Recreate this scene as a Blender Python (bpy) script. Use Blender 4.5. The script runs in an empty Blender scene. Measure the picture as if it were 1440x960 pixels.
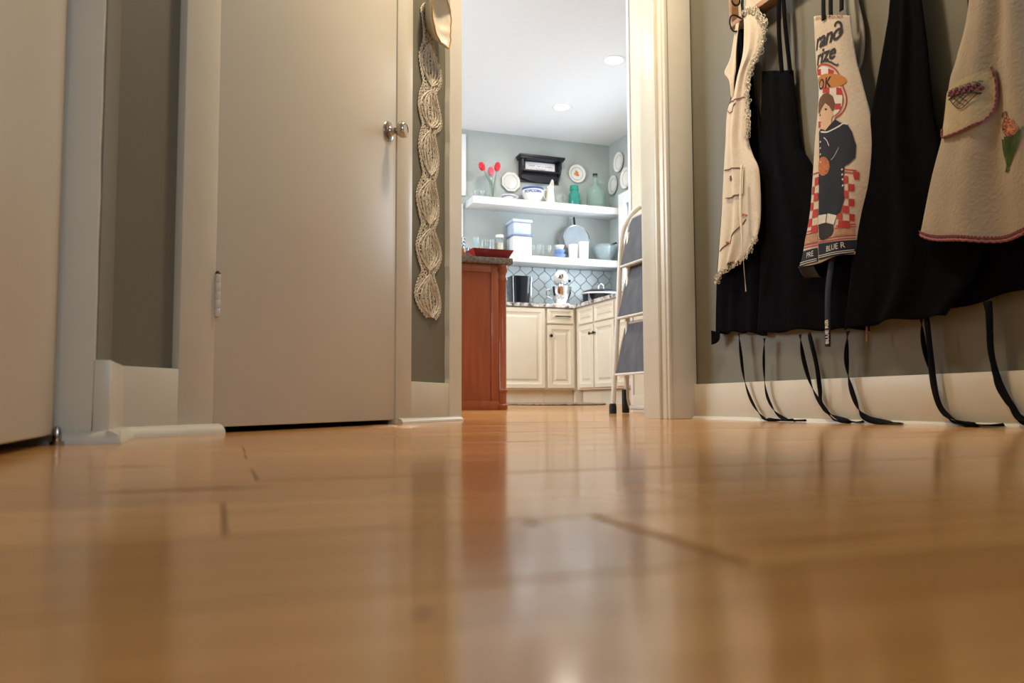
import bpy, bmesh, math, random
from mathutils import Vector, Matrix
random.seed(7)
scn = bpy.context.scene
COL = scn.collection
R = math.radians

# ------------------------------------------------------------------ camera
YAW, TILT, ROLL = R(19.8), R(3.87), R(0.2)
fw = Vector((math.sin(YAW)*math.cos(TILT), math.cos(YAW)*math.cos(TILT), math.sin(TILT)))
rt0 = Vector((math.cos(YAW), -math.sin(YAW), 0)); up0 = rt0.cross(fw)
rt = rt0*math.cos(ROLL) - up0*math.sin(ROLL); up = up0*math.cos(ROLL) + rt0*math.sin(ROLL)
cam_d = bpy.data.cameras.new('camera'); cam = bpy.data.objects.new('camera', cam_d); COL.objects.link(cam)
cam.matrix_world = Matrix(((rt.x, up.x, -fw.x, 0), (rt.y, up.y, -fw.y, 0), (rt.z, up.z, -fw.z, .064), (0, 0, 0, 1)))
cam_d.sensor_width = 36; cam_d.lens = 1150/1440*36; cam_d.shift_y = 9.7/1440; cam_d.clip_start = .01
cam_d.dof.use_dof = True; cam_d.dof.focus_distance = 3.3; cam_d.dof.aperture_fstop = 5.0
scn.camera = cam

# ------------------------------------------------------------------ world, lights, exposure
w = bpy.data.worlds.new('World'); scn.world = w; w.use_nodes = True
w.node_tree.nodes['Background'].inputs[0].default_value = (.75, .87, 1, 1)
w.node_tree.nodes['Background'].inputs[1].default_value = 1.0
scn.view_settings.view_transform = 'Standard'; scn.view_settings.look = 'None'
scn.view_settings.exposure = 0.75; scn.view_settings.gamma = 1.0; scn.view_settings.use_curve_mapping = False

def area(name, loc, target, sx, sy, power, col):
    l = bpy.data.lights.new(name, 'AREA'); l.shape = 'RECTANGLE'; l.size = sx; l.size_y = sy
    l.energy = power; l.color = col
    o = bpy.data.objects.new(name, l); COL.objects.link(o); o.location = loc
    o.rotation_euler = (Vector(target)-Vector(loc)).to_track_quat('-Z', 'Y').to_euler()
    return o
area('daylight_kitchen_window', (3.98, 6.32, 1.62), (0, 6.32, 1.55), 1.8, 1.0, 24, (.86, .94, 1.0))
area('fill_kitchen_side', (-1.06, 5.4, 1.6), (3, 5.6, 1.5), 2.0, 1.3, 90, (.88, .95, 1.0))  # fill light added outside the kitchen's unseen left wall
area('daylight_hall_window', (.95, -2.16, 1.65), (.95, 2, 1.3), 1.3, 1.25, 21, (.72, .86, 1.0))

# ------------------------------------------------------------------ materials
MATS = {}
def nt(name):
    m = bpy.data.materials.new(name); m.use_nodes = True; MATS[name] = m
    return m, m.node_tree, m.node_tree.nodes['Principled BSDF']
def lk(t, a, b): t.links.new(a, b)
def mat(name, col, rough=.5, metal=0, spec=.5, var=.06, scale=20, bump=0, bscale=60, trans=0, alpha=1, coat=0, emit=None, estr=0, sheen=0, stretch=(1, 1, 1), ior=1.45):
    m, t, b = nt(name)
    b.inputs['Roughness'].default_value = rough; b.inputs['Metallic'].default_value = metal
    b.inputs['Specular IOR Level'].default_value = spec; b.inputs['IOR'].default_value = ior
    b.inputs['Transmission Weight'].default_value = trans; b.inputs['Alpha'].default_value = alpha
    b.inputs['Coat Weight'].default_value = coat; b.inputs['Sheen Weight'].default_value = sheen
    tc = t.nodes.new('ShaderNodeTexCoord'); mp = t.nodes.new('ShaderNodeMapping'); mp.inputs['Scale'].default_value = stretch
    lk(t, tc.outputs['Object'], mp.inputs['Vector'])
    n = t.nodes.new('ShaderNodeTexNoise'); n.inputs['Scale'].default_value = scale; n.inputs['Detail'].default_value = 4
    lk(t, mp.outputs['Vector'], n.inputs['Vector'])
    r = t.nodes.new('ShaderNodeValToRGB')
    r.color_ramp.elements[0].position = .3; r.color_ramp.elements[1].position = .7
    r.color_ramp.elements[0].color = tuple(c*(1-var) for c in col)+(1,); r.color_ramp.elements[1].color = tuple(min(1, c*(1+var)) for c in col)+(1,)
    lk(t, n.outputs['Fac'], r.inputs['Fac']); lk(t, r.outputs['Color'], b.inputs['Base Color'])
    if bump:
        n2 = t.nodes.new('ShaderNodeTexNoise'); n2.inputs['Scale'].default_value = bscale; n2.inputs['Detail'].default_value = 3
        lk(t, mp.outputs['Vector'], n2.inputs['Vector'])
        bp = t.nodes.new('ShaderNodeBump'); bp.inputs['Strength'].default_value = bump; bp.inputs['Distance'].default_value = .004
        lk(t, n2.outputs['Fac'], bp.inputs['Height']); lk(t, bp.outputs['Normal'], b.inputs['Normal'])
    if emit:
        b.inputs['Emission Color'].default_value = emit+(1,); b.inputs['Emission Strength'].default_value = estr
    return m
def thin_glass(name, tint, body=.0, rough=.03):
    """thin clear glass: mostly see-through with a fresnel reflection and a little tinted body"""
    m, t, b = nt(name); t.nodes.remove(b); out = t.nodes['Material Output']
    tr = t.nodes.new('ShaderNodeBsdfTransparent'); tr.inputs[0].default_value = tint+(1,)
    gl = t.nodes.new('ShaderNodeBsdfGlossy'); gl.inputs['Roughness'].default_value = rough
    df = t.nodes.new('ShaderNodeBsdfDiffuse'); df.inputs[0].default_value = tint+(1,)
    m1 = t.nodes.new('ShaderNodeMixShader'); m1.inputs[0].default_value = body
    lk(t, tr.outputs[0], m1.inputs[1]); lk(t, df.outputs[0], m1.inputs[2])
    lw = t.nodes.new('ShaderNodeLayerWeight'); lw.inputs[0].default_value = .5
    pw = t.nodes.new('ShaderNodeMath'); pw.operation = 'POWER'; pw.inputs[1].default_value = 3.0; lk(t, lw.outputs['Facing'], pw.inputs[0])
    fr = t.nodes.new('ShaderNodeMath'); fr.operation = 'MULTIPLY_ADD'; fr.inputs[1].default_value = .55; fr.inputs[2].default_value = .03; lk(t, pw.outputs[0], fr.inputs[0])
    m2 = t.nodes.new('ShaderNodeMixShader'); lk(t, fr.outputs[0], m2.inputs[0]); lk(t, m1.outputs[0], m2.inputs[1]); lk(t, gl.outputs[0], m2.inputs[2])
    lk(t, m2.outputs[0], out.inputs[0]); return m

mat('kitchen_paint', (.40, .435, .42), .6, var=.03, scale=6, bump=.05, bscale=180)
mat('wall_paint', (.160, .150, .106), .6, var=.03, scale=6, bump=.08, bscale=180)
mat('trim_white', (.645, .60, .485), .32, var=.03, scale=8, bump=.05, bscale=90)
mat('door_white', (.615, .57, .455), .38, var=.03, scale=3, bump=.05, bscale=60)
mat('ceiling_white', (.80, .81, .82), .7, var=.01)
mat('floor_gap', (.10, .04, .015), .6)
mat('cream_paint', (.78, .69, .54), .35, var=.02, scale=5)
mat('white_gloss', (.82, .83, .84), .3, var=.015)
mat('shelf_white', (.78, .78, .78), .35, var=.01)
mat('cherry', (.30, .070, .020), .3, var=.16, scale=7, stretch=(6, 6, .5), coat=.3)
mat('nickel', (.48, .45, .41), .24, metal=1, var=.05)
mat('chrome', (.80, .82, .85), .12, metal=1, var=.02)
mat('bronze', (.03, .022, .018), .35, metal=.6)
mat('black_cloth', (.0028, .0028, .0036), .95, var=.25, scale=35, bump=.25, bscale=120, spec=.05)
mat('black_ribbon', (.004, .004, .0045), .8, var=.2, spec=.12)
mat('cream_cloth', (.62, .52, .38), .9, var=.05, scale=12, bump=.35, bscale=90, sheen=.1)
mat('natural_cloth', (.35, .285, .20), .92, var=.06, scale=14, bump=.5, bscale=110, sheen=.1)
mat('pocket_cloth', (.43, .35, .21), .92, var=.06, scale=14, bump=.6, bscale=60)
mat('print_cloth', (.56, .47, .355), .9, var=.04, scale=14, bump=.3, bscale=100)
mat('pale_cloth', (.34, .32, .25), .9, var=.05)
mat('lace_thread', (.70, .63, .49), .9, var=.12, scale=160, bump=.6, bscale=260)
mat('red_print', (.42, .035, .03), .85); mat('navy_print', (.008, .011, .022), .85); mat('ink', (.02, .02, .025), .8)
mat('orange_print', (.48, .19, .04), .85); mat('hair_print', (.13, .06, .022), .85); mat('skin_print', (.60, .40, .26), .85)
mat('crust_print', (.42, .14, .045), .85, var=.5, scale=220); mat('shoe_print', (.018, .013, .011), .8); mat('white_print', (.66, .62, .55), .85)
mat('tan_print', (.42, .24, .14), .85, var=.3, scale=120)
mat('pink_thread', (.30, .11, .12), .85, var=.25, scale=150); mat('purple_thread', (.16, .045, .07), .85, var=.4, scale=150)
mat('green_thread', (.10, .19, .06), .85, var=.3, scale=150); mat('peach_thread', (.50, .20, .12), .85, var=.3, scale=150); mat('brown_thread', (.16, .08, .045), .85)
mat('rack_wood', (.30, .15, .06), .4, var=.2, scale=10, stretch=(5, .6, 5)); mat('rack_panel', (.56, .48, .36), .5)
mat('black_wire', (.012, .011, .01), .35, metal=.4)
mat('dish_glaze', (.66, .60, .47), .4, var=.05, scale=9); mat('gold_rim', (.50, .28, .07), .35, metal=.5, var=.2, scale=60)
mat('ceramic', (.74, .73, .70), .18, var=.015); mat('ceramic_warm', (.82, .78, .68), .25)
mat('black_paint', (.006, .007, .012), .45, var=.2); mat('paper', (.85, .84, .90), .8, var=.02)
mat('black_gloss', (.008, .009, .014), .08, coat=.4); mat('dark_rubber', (.012, .012, .013), .7)
mat('step_tread', (.085, .087, .098), .55, var=.3, scale=25, stretch=(1, 1, .3), bump=.3, bscale=140)
mat('ladder_paint', (.72, .69, .64), .32)
mat('red_tray', (.25, .008, .012), .2, coat=.5); mat('tulip_red', (.72, .02, .03), .45); mat('tulip_pink', (.70, .10, .15), .45); mat('stem_green', (.10, .22, .07), .5)
mat('blue_plastic', (.20, .32, .60), .35); mat('blue_print', (.03, .07, .28), .5); mat('amber', (.62, .24, .05), .3)
mat('frost_plastic', (.62, .72, .86), .35, trans=.15); mat('bin_white', (.76, .76, .80), .4); mat('grey_rim', (.24, .28, .42), .4)
mat('oats', (.62, .53, .38), .8, var=.2, scale=80)
mat('flower_orange', (.62, .20, .05), .5, var=.4, scale=150); mat('grey_pattern', (.34, .34, .32), .5, var=.4, scale=120)
mat('mesh_steel', (.44, .49, .53), .45, metal=.3, alpha=.5)
mat('rug_braid', (.26, .19, .14), .95, var=.6, scale=45, bump=.6); mat('grout', (.16, .19, .21), .8)
mat('tile_glaze', (.62, .70, .73), .2, var=.07, scale=6)
mat('lens', (1, 1, 1), .5, emit=(1, .95, .88), estr=5)
thin_glass('clear_glass', (.96, .98, .98), .05); thin_glass('green_glass', (.84, .94, .90), .10)
thin_glass('teal_glass', (.10, .55, .46), .35); thin_glass('window_glass', (.97, .985, 1.0), 0.0)
thin_glass('blue_glass', (.90, .96, .98), .12)

# granite
m, t, b = nt('granite')
tc = t.nodes.new('ShaderNodeTexCoord'); n = t.nodes.new('ShaderNodeTexNoise'); n.inputs['Scale'].default_value = 26; n.inputs['Detail'].default_value = 6
lk(t, tc.outputs['Object'], n.inputs['Vector']); r = t.nodes.new('ShaderNodeValToRGB'); e = r.color_ramp.elements
e[0].position = .36; e[0].color = (.10, .085, .08, 1); e[1].position = .62; e[1].color = (.74, .70, .66, 1); x = e.new(.47); x.color = (.50, .44, .40, 1)
lk(t, n.outputs['Fac'], r.inputs['Fac']); lk(t, r.outputs['Color'], b.inputs['Base Color']); b.inputs['Roughness'].default_value = .15
m, t, b = nt('dark_granite')
tc = t.nodes.new('ShaderNodeTexCoord'); n = t.nodes.new('ShaderNodeTexNoise'); n.inputs['Scale'].default_value = 60; n.inputs['Detail'].default_value = 6
lk(t, tc.outputs['Object'], n.inputs['Vector']); r = t.nodes.new('ShaderNodeValToRGB'); e = r.color_ramp.elements
e[0].position = .4; e[0].color = (.10, .085, .072, 1); e[1].position = .65; e[1].color = (.22, .18, .15, 1)
lk(t, n.outputs['Fac'], r.inputs['Fac']); lk(t, r.outputs['Color'], b.inputs['Base Color']); b.inputs['Roughness'].default_value = .2

# maple planks: colour differs from plank to plank, fine grain along the board, worn satin varnish
m, t, b = nt('maple')
tc = t.nodes.new('ShaderNodeTexCoord'); oi = t.nodes.new('ShaderNodeObjectInfo')
ad = t.nodes.new('ShaderNodeVectorMath'); ad.operation = 'ADD'
cx = t.nodes.new('ShaderNodeCombineXYZ'); mu = t.nodes.new('ShaderNodeMath'); mu.operation = 'MULTIPLY'; mu.inputs[1].default_value = 40
lk(t, oi.outputs['Random'], mu.inputs[0]); lk(t, mu.outputs[0], cx.inputs[0]); lk(t, mu.outputs[0], cx.inputs[1])
lk(t, tc.outputs['Object'], ad.inputs[0]); lk(t, cx.outputs[0], ad.inputs[1])
mp = t.nodes.new('ShaderNodeMapping'); mp.inputs['Scale'].default_value = (1.6, 26, 1); lk(t, ad.outputs[0], mp.inputs['Vector'])
n = t.nodes.new('ShaderNodeTexNoise'); n.inputs['Scale'].default_value = 2.2; n.inputs['Detail'].default_value = 5; lk(t, mp.outputs[0], n.inputs['Vector'])
r1 = t.nodes.new('ShaderNodeValToRGB'); e = r1.color_ramp.elements
e[0].position = .3; e[0].color = (.55, .268, .080, 1); e[1].position = .7; e[1].color = (.69, .375, .130, 1); lk(t, n.outputs['Fac'], r1.inputs['Fac'])
r2 = t.nodes.new('ShaderNodeValToRGB'); e = r2.color_ramp.elements
e[0].position = 0; e[0].color = (.80, .74, .66, 1); e[1].position = 1; e[1].color = (1.12, 1.10, 1.04, 1); lk(t, oi.outputs['Random'], r2.inputs['Fac'])
mx = t.nodes.new('ShaderNodeMix'); mx.data_type = 'RGBA'; mx.blend_type = 'MULTIPLY'; mx.inputs[0].default_value = 1
lk(t, r1.outputs[0], mx.inputs[6]); lk(t, r2.outputs[0], mx.inputs[7])
# mineral streaks: dark marks drawn out along the board
mp2 = t.nodes.new('ShaderNodeMapping'); mp2.inputs['Scale'].default_value = (3.2, 16, 1); lk(t, ad.outputs[0], mp2.inputs['Vector'])
n3 = t.nodes.new('ShaderNodeTexNoise'); n3.inputs['Scale'].default_value = 1.0; n3.inputs['Detail'].default_value = 3; lk(t, mp2.outputs[0], n3.inputs['Vector'])
r3 = t.nodes.new('ShaderNodeValToRGB'); e = r3.color_ramp.elements
e[0].position = .66; e[0].color = (1, 1, 1, 1); e[1].position = .78; e[1].color = (.42, .34, .28, 1); lk(t, n3.outputs['Fac'], r3.inputs['Fac'])
mx2 = t.nodes.new('ShaderNodeMix'); mx2.data_type = 'RGBA'; mx2.blend_type = 'MULTIPLY'; mx2.inputs[0].default_value = .8
lk(t, mx.outputs[2], mx2.inputs[6]); lk(t, r3.outputs[0], mx2.inputs[7]); 
# old scuffs and knots in the boards
ge = t.nodes.new('ShaderNodeNewGeometry'); last = mx2.outputs[2]; worn = None
nz = t.nodes.new('ShaderNodeTexNoise'); nz.inputs['Scale'].default_value = 60; lk(t, ge.outputs['Position'], nz.inputs['Vector'])
for (cx_, cy_, rx_, ry_, st_) in ((-.013, .673, .075, .010, 0.83), (-.09, .944, .045, .006, 0.90), (.16, .413, .0042, .007, 0.95), (.061, .25, .0032, .0045, 0.90), (.25, .90, .05, .004, 0.75), (.47, 1.30, .12, .008, 0.75), (.62, 1.75, .14, .010, 0.68), (1.0, 1.95, .16, .012, 0.75), (.95, 1.5, .10, .007, 0.68), (.72, 2.3, .12, .012, 0.68), (1.3, 1.75, .12, .01, 0.75), (1.45, 1.35, .1, .008, 0.75)):
    sb = t.nodes.new('ShaderNodeVectorMath'); sb.operation = 'SUBTRACT'; sb.inputs[1].default_value = (cx_, cy_, 0); lk(t, ge.outputs['Position'], sb.inputs[0])
    ml = t.nodes.new('ShaderNodeVectorMath'); ml.operation = 'MULTIPLY'; ml.inputs[1].default_value = (1/rx_, 1/ry_, 0); lk(t, sb.outputs[0], ml.inputs[0])
    ln = t.nodes.new('ShaderNodeVectorMath'); ln.operation = 'LENGTH'; lk(t, ml.outputs[0], ln.inputs[0])
    am = t.nodes.new('ShaderNodeMath'); am.operation = 'ADD'; lk(t, ln.outputs['Value'], am.inputs[0]); lk(t, nz.outputs['Fac'], am.inputs[1])
    mr = t.nodes.new('ShaderNodeMapRange'); mr.inputs['From Min'].default_value = 1.75; mr.inputs['From Max'].default_value = .95; mr.inputs['To Min'].default_value = 0; mr.inputs['To Max'].default_value = st_; lk(t, am.outputs[0], mr.inputs['Value'])
    mxx_ = t.nodes.new('ShaderNodeMath'); mxx_.operation = 'MAXIMUM'; mxx_.inputs[1].default_value = 0; lk(t, mr.outputs[0], mxx_.inputs[0])
    if worn is not None: lk(t, worn, mxx_.inputs[1])
    worn = mxx_.outputs[0]
    mk = t.nodes.new('ShaderNodeMix'); mk.data_type = 'RGBA'; mk.inputs[7].default_value = (.10, .04, .018, 1); lk(t, mr.outputs[0], mk.inputs[0]); lk(t, last, mk.inputs[6]); last = mk.outputs[2]
lk(t, last, b.inputs['Base Color'])
wr = t.nodes.new('ShaderNodeMapRange'); wr.inputs['To Min'].default_value = .15; wr.inputs['To Max'].default_value = .75; lk(t, worn, wr.inputs['Value']); lk(t, wr.outputs[0], b.inputs['Roughness'])
ws = t.nodes.new('ShaderNodeMapRange'); ws.inputs['To Min'].default_value = .5; ws.inputs['To Max'].default_value = .05; lk(t, worn, ws.inputs['Value']); lk(t, ws.outputs[0], b.inputs['Specular IOR Level'])
b.inputs['Coat Weight'].default_value = .0
n4 = t.nodes.new('ShaderNodeTexNoise'); n4.inputs['Scale'].default_value = 14; n4.inputs['Detail'].default_value = 2; lk(t, ad.outputs[0], n4.inputs['Vector'])
bp = t.nodes.new('ShaderNodeBump'); bp.inputs['Strength'].default_value = .014; bp.inputs['Distance'].default_value = .002
lk(t, n4.outputs['Fac'], bp.inputs['Height']); lk(t, bp.outputs['Normal'], b.inputs['Normal'])

# ------------------------------------------------------------------ builders
WL = {}
def place(o, loc, parent):
    loc = Vector(loc); WL[o] = loc.copy()
    if parent is not None:
        o.parent = parent; loc = loc - WL[parent]
    o.location = loc
def tag(o, label=None, cat=None, group=None, kind=None):
    if label: o['label'] = label
    if cat: o['category'] = cat
    if group: o['group'] = group
    if kind: o['kind'] = kind
    return o
def thing(name, loc, label, cat, group=None):
    o = bpy.data.objects.new(name, None); o.empty_display_size = .05; COL.objects.link(o); place(o, loc, None)
    return tag(o, label, cat, group)
class MB:
    def __init__(s): s.v = []; s.f = []
    def add(s, vs, fs):
        k = len(s.v); s.v += [Vector(p) for p in vs]; s.f += [tuple(i+k for i in q) for q in fs]; return s
    def box(s, x0, x1, y0, y1, z0, z1, M=None):
        p = [Vector((x, y, z)) for z in (z0, z1) for y in (y0, y1) for x in (x0, x1)]
        if M: p = [M @ q for q in p]
        return s.add(p, [(0, 2, 3, 1), (4, 5, 7, 6), (0, 1, 5, 4), (2, 6, 7, 3), (0, 4, 6, 2), (1, 3, 7, 5)])
    def cbox(s, x0, x1, y0, y1, z0, z1, c=.003, M=None):
        """box with chamfered edges"""
        bm = bmesh.new(); vs = [bm.verts.new((x, y, z)) for z in (z0, z1) for y in (y0, y1) for x in (x0, x1)]
        for q in [(0, 2, 3, 1), (4, 5, 7, 6), (0, 1, 5, 4), (2, 6, 7, 3), (0, 4, 6, 2), (1, 3, 7, 5)]: bm.faces.new([vs[i] for i in q])
        bmesh.ops.bevel(bm, geom=bm.edges[:], offset=c, segments=2, affect='EDGES', profile=.5)
        bm.verts.index_update(); p = [v.co.copy() for v in bm.verts]; fs = [tuple(v.index for v in f.verts) for f in bm.faces]; bm.free()
        if M: p = [M @ q for q in p]
        return s.add(p, fs)
    def lathe(s, prof, c=(0, 0, 0), n=20, M=None, sx=1, sy=1):
        """profile of (radius, height) turned about z through c"""
        vs = []; fs = []
        for (r_, z) in prof:
            for i in range(n):
                a = 2*math.pi*i/n; vs.append(Vector((r_*math.cos(a)*sx, r_*math.sin(a)*sy, z)))
        for j in range(len(prof)-1):
            for i in range(n):
                fs.append((j*n+i, j*n+(i+1) % n, (j+1)*n+(i+1) % n, (j+1)*n+i))
        if prof[0][0] > 1e-5: fs.append(tuple(reversed(range(n))))
        if prof[-1][0] > 1e-5: fs.append(tuple(range((len(prof)-1)*n, len(prof)*n)))
        if M: vs = [M @ v for v in vs]
        return s.add([v+Vector(c) for v in vs], fs)
    def tube(s, pts, rad, n=8, closed=False, flat=1.0):
        pts = [Vector(p) for p in pts]; m = len(pts); vs = []; fs = []
        rads = rad if isinstance(rad, (list, tuple)) else [rad]*m
        prev = None
        for i in range(m):
            a = pts[i-1] if (i or closed) else pts[i]; b_ = pts[(i+1) % m] if (i < m-1 or closed) else pts[i]
            d = (b_-a).normalized()
            if prev is None:
                q = Vector((0, 0, 1)) if abs(d.z) < .9 else Vector((1, 0, 0)); u = d.cross(q).normalized()
            else:
                u = (prev - d*prev.dot(d)).normalized()
            prev = u; v_ = d.cross(u)
            for k in range(n):
                an = 2*math.pi*k/n; vs.append(pts[i]+u*math.cos(an)*rads[i]+v_*math.sin(an)*rads[i]*flat)
        seg = m if closed else m-1
        for i in range(seg):
            for k in range(n):
                i2 = (i+1) % m; fs.append((i*n+k, i*n+(k+1) % n, i2*n+(k+1) % n, i2*n+k))
        if not closed: fs += [tuple(reversed(range(n))), tuple(range((m-1)*n, m*n))]
        return s.add(vs, fs)
    def prism(s, poly, ext):
        """closed 3-D polygon pushed along ext"""
        n = len(poly); p = [Vector(q) for q in poly]; e_ = Vector(ext)
        return s.add(p+[q+e_ for q in p], [tuple(reversed(range(n))), tuple(range(n, 2*n))]+[(i, (i+1) % n, n+(i+1) % n, n+i) for i in range(n)])
    def grid(s, fn, nu, nv):
        vs = [fn(i/nu, j/nv) for j in range(nv+1) for i in range(nu+1)]
        return s.add(vs, [(j*(nu+1)+i, j*(nu+1)+i+1, (j+1)*(nu+1)+i+1, (j+1)*(nu+1)+i) for j in range(nv) for i in range(nu)])
    def build(s, name, mt, parent=None, loc=None, smooth=True, ang=38, solid=0, recalc=True):
        if loc is None:
            mn = [min(v[k] for v in s.v) for k in range(3)]; mxx = [max(v[k] for v in s.v) for k in range(3)]
            loc = Vector(((mn[0]+mxx[0])/2, (mn[1]+mxx[1])/2, mn[2]))
        loc = Vector(loc); me = bpy.data.meshes.new(name)
        me.from_pydata([v-loc for v in s.v], [], s.f)
        if recalc:
            bm = bmesh.new(); bm.from_mesh(me); bmesh.ops.recalc_face_normals(bm, faces=bm.faces[:]); bm.to_mesh(me); bm.free()
        me.materials.append(MATS[mt])
        if smooth:
            me.shade_smooth(); me.set_sharp_from_angle(angle=R(ang))
        o = bpy.data.objects.new(name, me); COL.objects.link(o); place(o, loc, parent)
        if solid:
            md = o.modifiers.new('thickness', 'SOLIDIFY'); md.thickness = solid; md.offset = 0
        return o
def struct(mb, name, mt, parent=None, **k):
    o = mb.build(name, mt, parent, **k)
    if parent is None: o['kind'] = 'structure'
    return o
def crom(P, t_):
    """Catmull-Rom through a list of vectors, t 0..1"""
    n_ = len(P)-1; x_ = min(max(t_, 0), 1)*n_; i = min(int(x_), n_-1); f = x_-i
    p0, p1, p2, p3 = P[max(i-1, 0)], P[i], P[i+1], P[min(i+2, n_)]
    return .5*((2*p1)+(p2-p0)*f+(2*p0-5*p1+4*p2-p3)*f*f+(3*p1-p0-3*p2+p3)*f*f*f)
def curve(P, n_): P = [Vector(p) for p in P]; return [crom(P, i/n_) for i in range(n_+1)]

# frame of the slanting left wall: s runs along it, off stands out of it
D = Vector((.6376, .7704, 0)); N = Vector((.7704, -.6376, 0)); P0 = Vector((-.17, 1.748, 0))
LM = Matrix(((D.x, N.x, 0, P0.x), (D.y, N.y, 0, P0.y), (0, 0, 1, 0), (0, 0, 0, 1)))     # (s, off, z) -> world
def L(s_, off, z): return LM @ Vector((s_, off, z))

KS = .0163; Y0 = 2.98
def zf(y): return 0 if y < Y0 else KS*(y-Y0)      # the old floor climbs a little beyond the doorway

# ------------------------------------------------------------------ structure: floor
HC = 2.6; KC = 2.775
fl = struct(MB().box(-1.1, 1.94, -2.1, Y0, -.05, -.006), 'floor', 'floor_gap', loc=(0, 0, 0), smooth=False)
mb = MB(); mb.add([(-1, Y0, -.05), (3.94, Y0, -.05), (3.94, 7.72, zf(7.72)-.05), (-1, 7.72, zf(7.72)-.05), (-1, Y0, -.006), (3.94, Y0, -.006), (3.94, 7.72, zf(7.72)-.006), (-1, 7.72, zf(7.72)-.006)],
       [(3, 2, 1, 0), (4, 5, 6, 7), (0, 1, 5, 4), (1, 2, 6, 5), (2, 3, 7, 6), (3, 0, 4, 7)])
fk = struct(mb, 'floor_kitchen', 'floor_gap', loc=(0, Y0, 0), smooth=False)
PW = .1475
joints = {0: [.205, 1.35], 1: [.005, .301, 1.5], 2: [-.5, .9], 3: [.034, 1.2], 4: [-.4, .62], 5: [.035, 1.45]}
def plank(x0, x1, y0, y1, parent):
    dz = random.uniform(-.0002, .0002); c = .0012; vs = []
    for (ex, zt) in ((0, -.006), (0, -.0012), (c, 0)):
        for (xx, yy) in ((x0+ex, y0+ex), (x1-ex, y0+ex), (x1-ex, y1-ex), (x0+ex, y1-ex)): vs.append((xx, yy, zf(yy)+zt+dz))
    fs = [(8, 9, 10, 11)]+[(k*4+i, k*4+(i+1) % 4, k*4+4+(i+1) % 4, k*4+4+i) for k in (0, 1) for i in range(4)]
    MB().add(vs, fs).build('plank', 'maple', parent, loc=((x0+x1)/2, (y0+y1)/2, zf((y0+y1)/2)), smooth=False, recalc=False)
row = -9
while True:
    y0 = .283+PW*row; y1 = y0+PW
    if y0 > 7.55: break
    kit = y0 >= Y0-.1
    xa, xb = (-.95, 3.9) if kit else (-1.05, 1.88)
    if kit: xa = .6
    js = joints.get(row)
    if js is None:
        js = []; x_ = xa+random.uniform(.2, 1.3)
        while x_ < xb-.25: js.append(x_); x_ += random.uniform(.7, 1.7)
    ed = [xa]+js+[xb]
    for a, b_ in zip(ed[:-1], ed[1:]):
        g0 = g1 = .0006
        if row == 0 and abs(b_-.205) < .01: g1 = .004
        yy0, yy1 = y0+.0007, y1-.0007
        if yy0 < Y0 < yy1:      # the row at the doorway
            plank(a+g0, b_-g1, yy0, yy1, fk if kit else fl)
        else: plank(a+g0, b_-g1, yy0, yy1, fk if kit else fl)
    row += 1

# ------------------------------------------------------------------ structure: hall walls, doors and trim
struct(MB().box(1.84, 1.94, -2.1, 2.9, -.05, HC), 'wall_right', 'wall_paint', smooth=False)
bb = struct(MB().cbox(1.822, 1.84, -2.0, 2.88, 0, .14, .003), 'baseboard_right', 'trim_white')
mb = MB(); mb.prism([(1.822, -2, 0), (1.810, -2, 0), (1.8115, -2, .006), (1.816, -2, .0105), (1.822, -2, .012)], (0, 4.88, 0)); mb.build('shoe_moulding', 'trim_white', bb)
mb = MB(); mb.box(1.72, 1.94, 2.9, 3.06, -.05, KC); mb.box(.80, 1.72, 2.9, 3.06, 2.06, KC); mb.box(-1.0, .86, 3.0, 3.06, -.05, KC); mb.box(1.94, 3.94, 2.98, 3.06, -.05, KC)
struct(mb, 'wall_front', 'wall_paint', smooth=False)
mb = MB(); mb.cbox(1.712, 1.836, 2.878, 2.902, 0, 2.14, .004); mb.cbox(1.705, 1.722, 2.872, 2.902, 0, 2.14, .004)
struct(mb, 'trim_1', 'trim_white')
mb = MB(); mb.cbox(1.70, 1.722, 2.89, 3.066, 0, 2.06, .003); mb.cbox(1.688, 1.702, 2.925, 2.95, 0, 2.05, .003); struct(mb, 'trim_2', 'trim_white')
struct(MB().cbox(1.64, 1.72, 3.06, 3.08, 2.05, 2.14, .003).cbox(.86, 1.72, 2.88, 3.08, 2.05, 2.14, .004), 'trim_3', 'trim_white')
struct(MB().cbox(1.702, 1.79, 3.06, 3.08, 0, 2.06, .003), 'trim_4', 'trim_white')

mb = MB(); mb.box(-.06, .25, -.10, -.019, -.02, HC, LM); mb.box(1.118, 1.66, -.10, -.019, -.02, HC, LM); mb.box(.25, 1.118, -.10, -.019, 2.05, HC, LM)
struct(mb, 'wall_left', 'wall_paint', smooth=False)
struct(MB().cbox(.146, .2545, -.03, 0, 0, 2.12, .0025, LM), 'trim_5', 'trim_white')
struct(MB().cbox(1.115, 1.225, -.03, 0, 0, 2.12, .0025, LM), 'trim_6', 'trim_white')
struct(MB().cbox(.146, 1.225, -.03, .001, 2.04, 2.15, .0025, LM), 'trim_7', 'trim_white')
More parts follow.
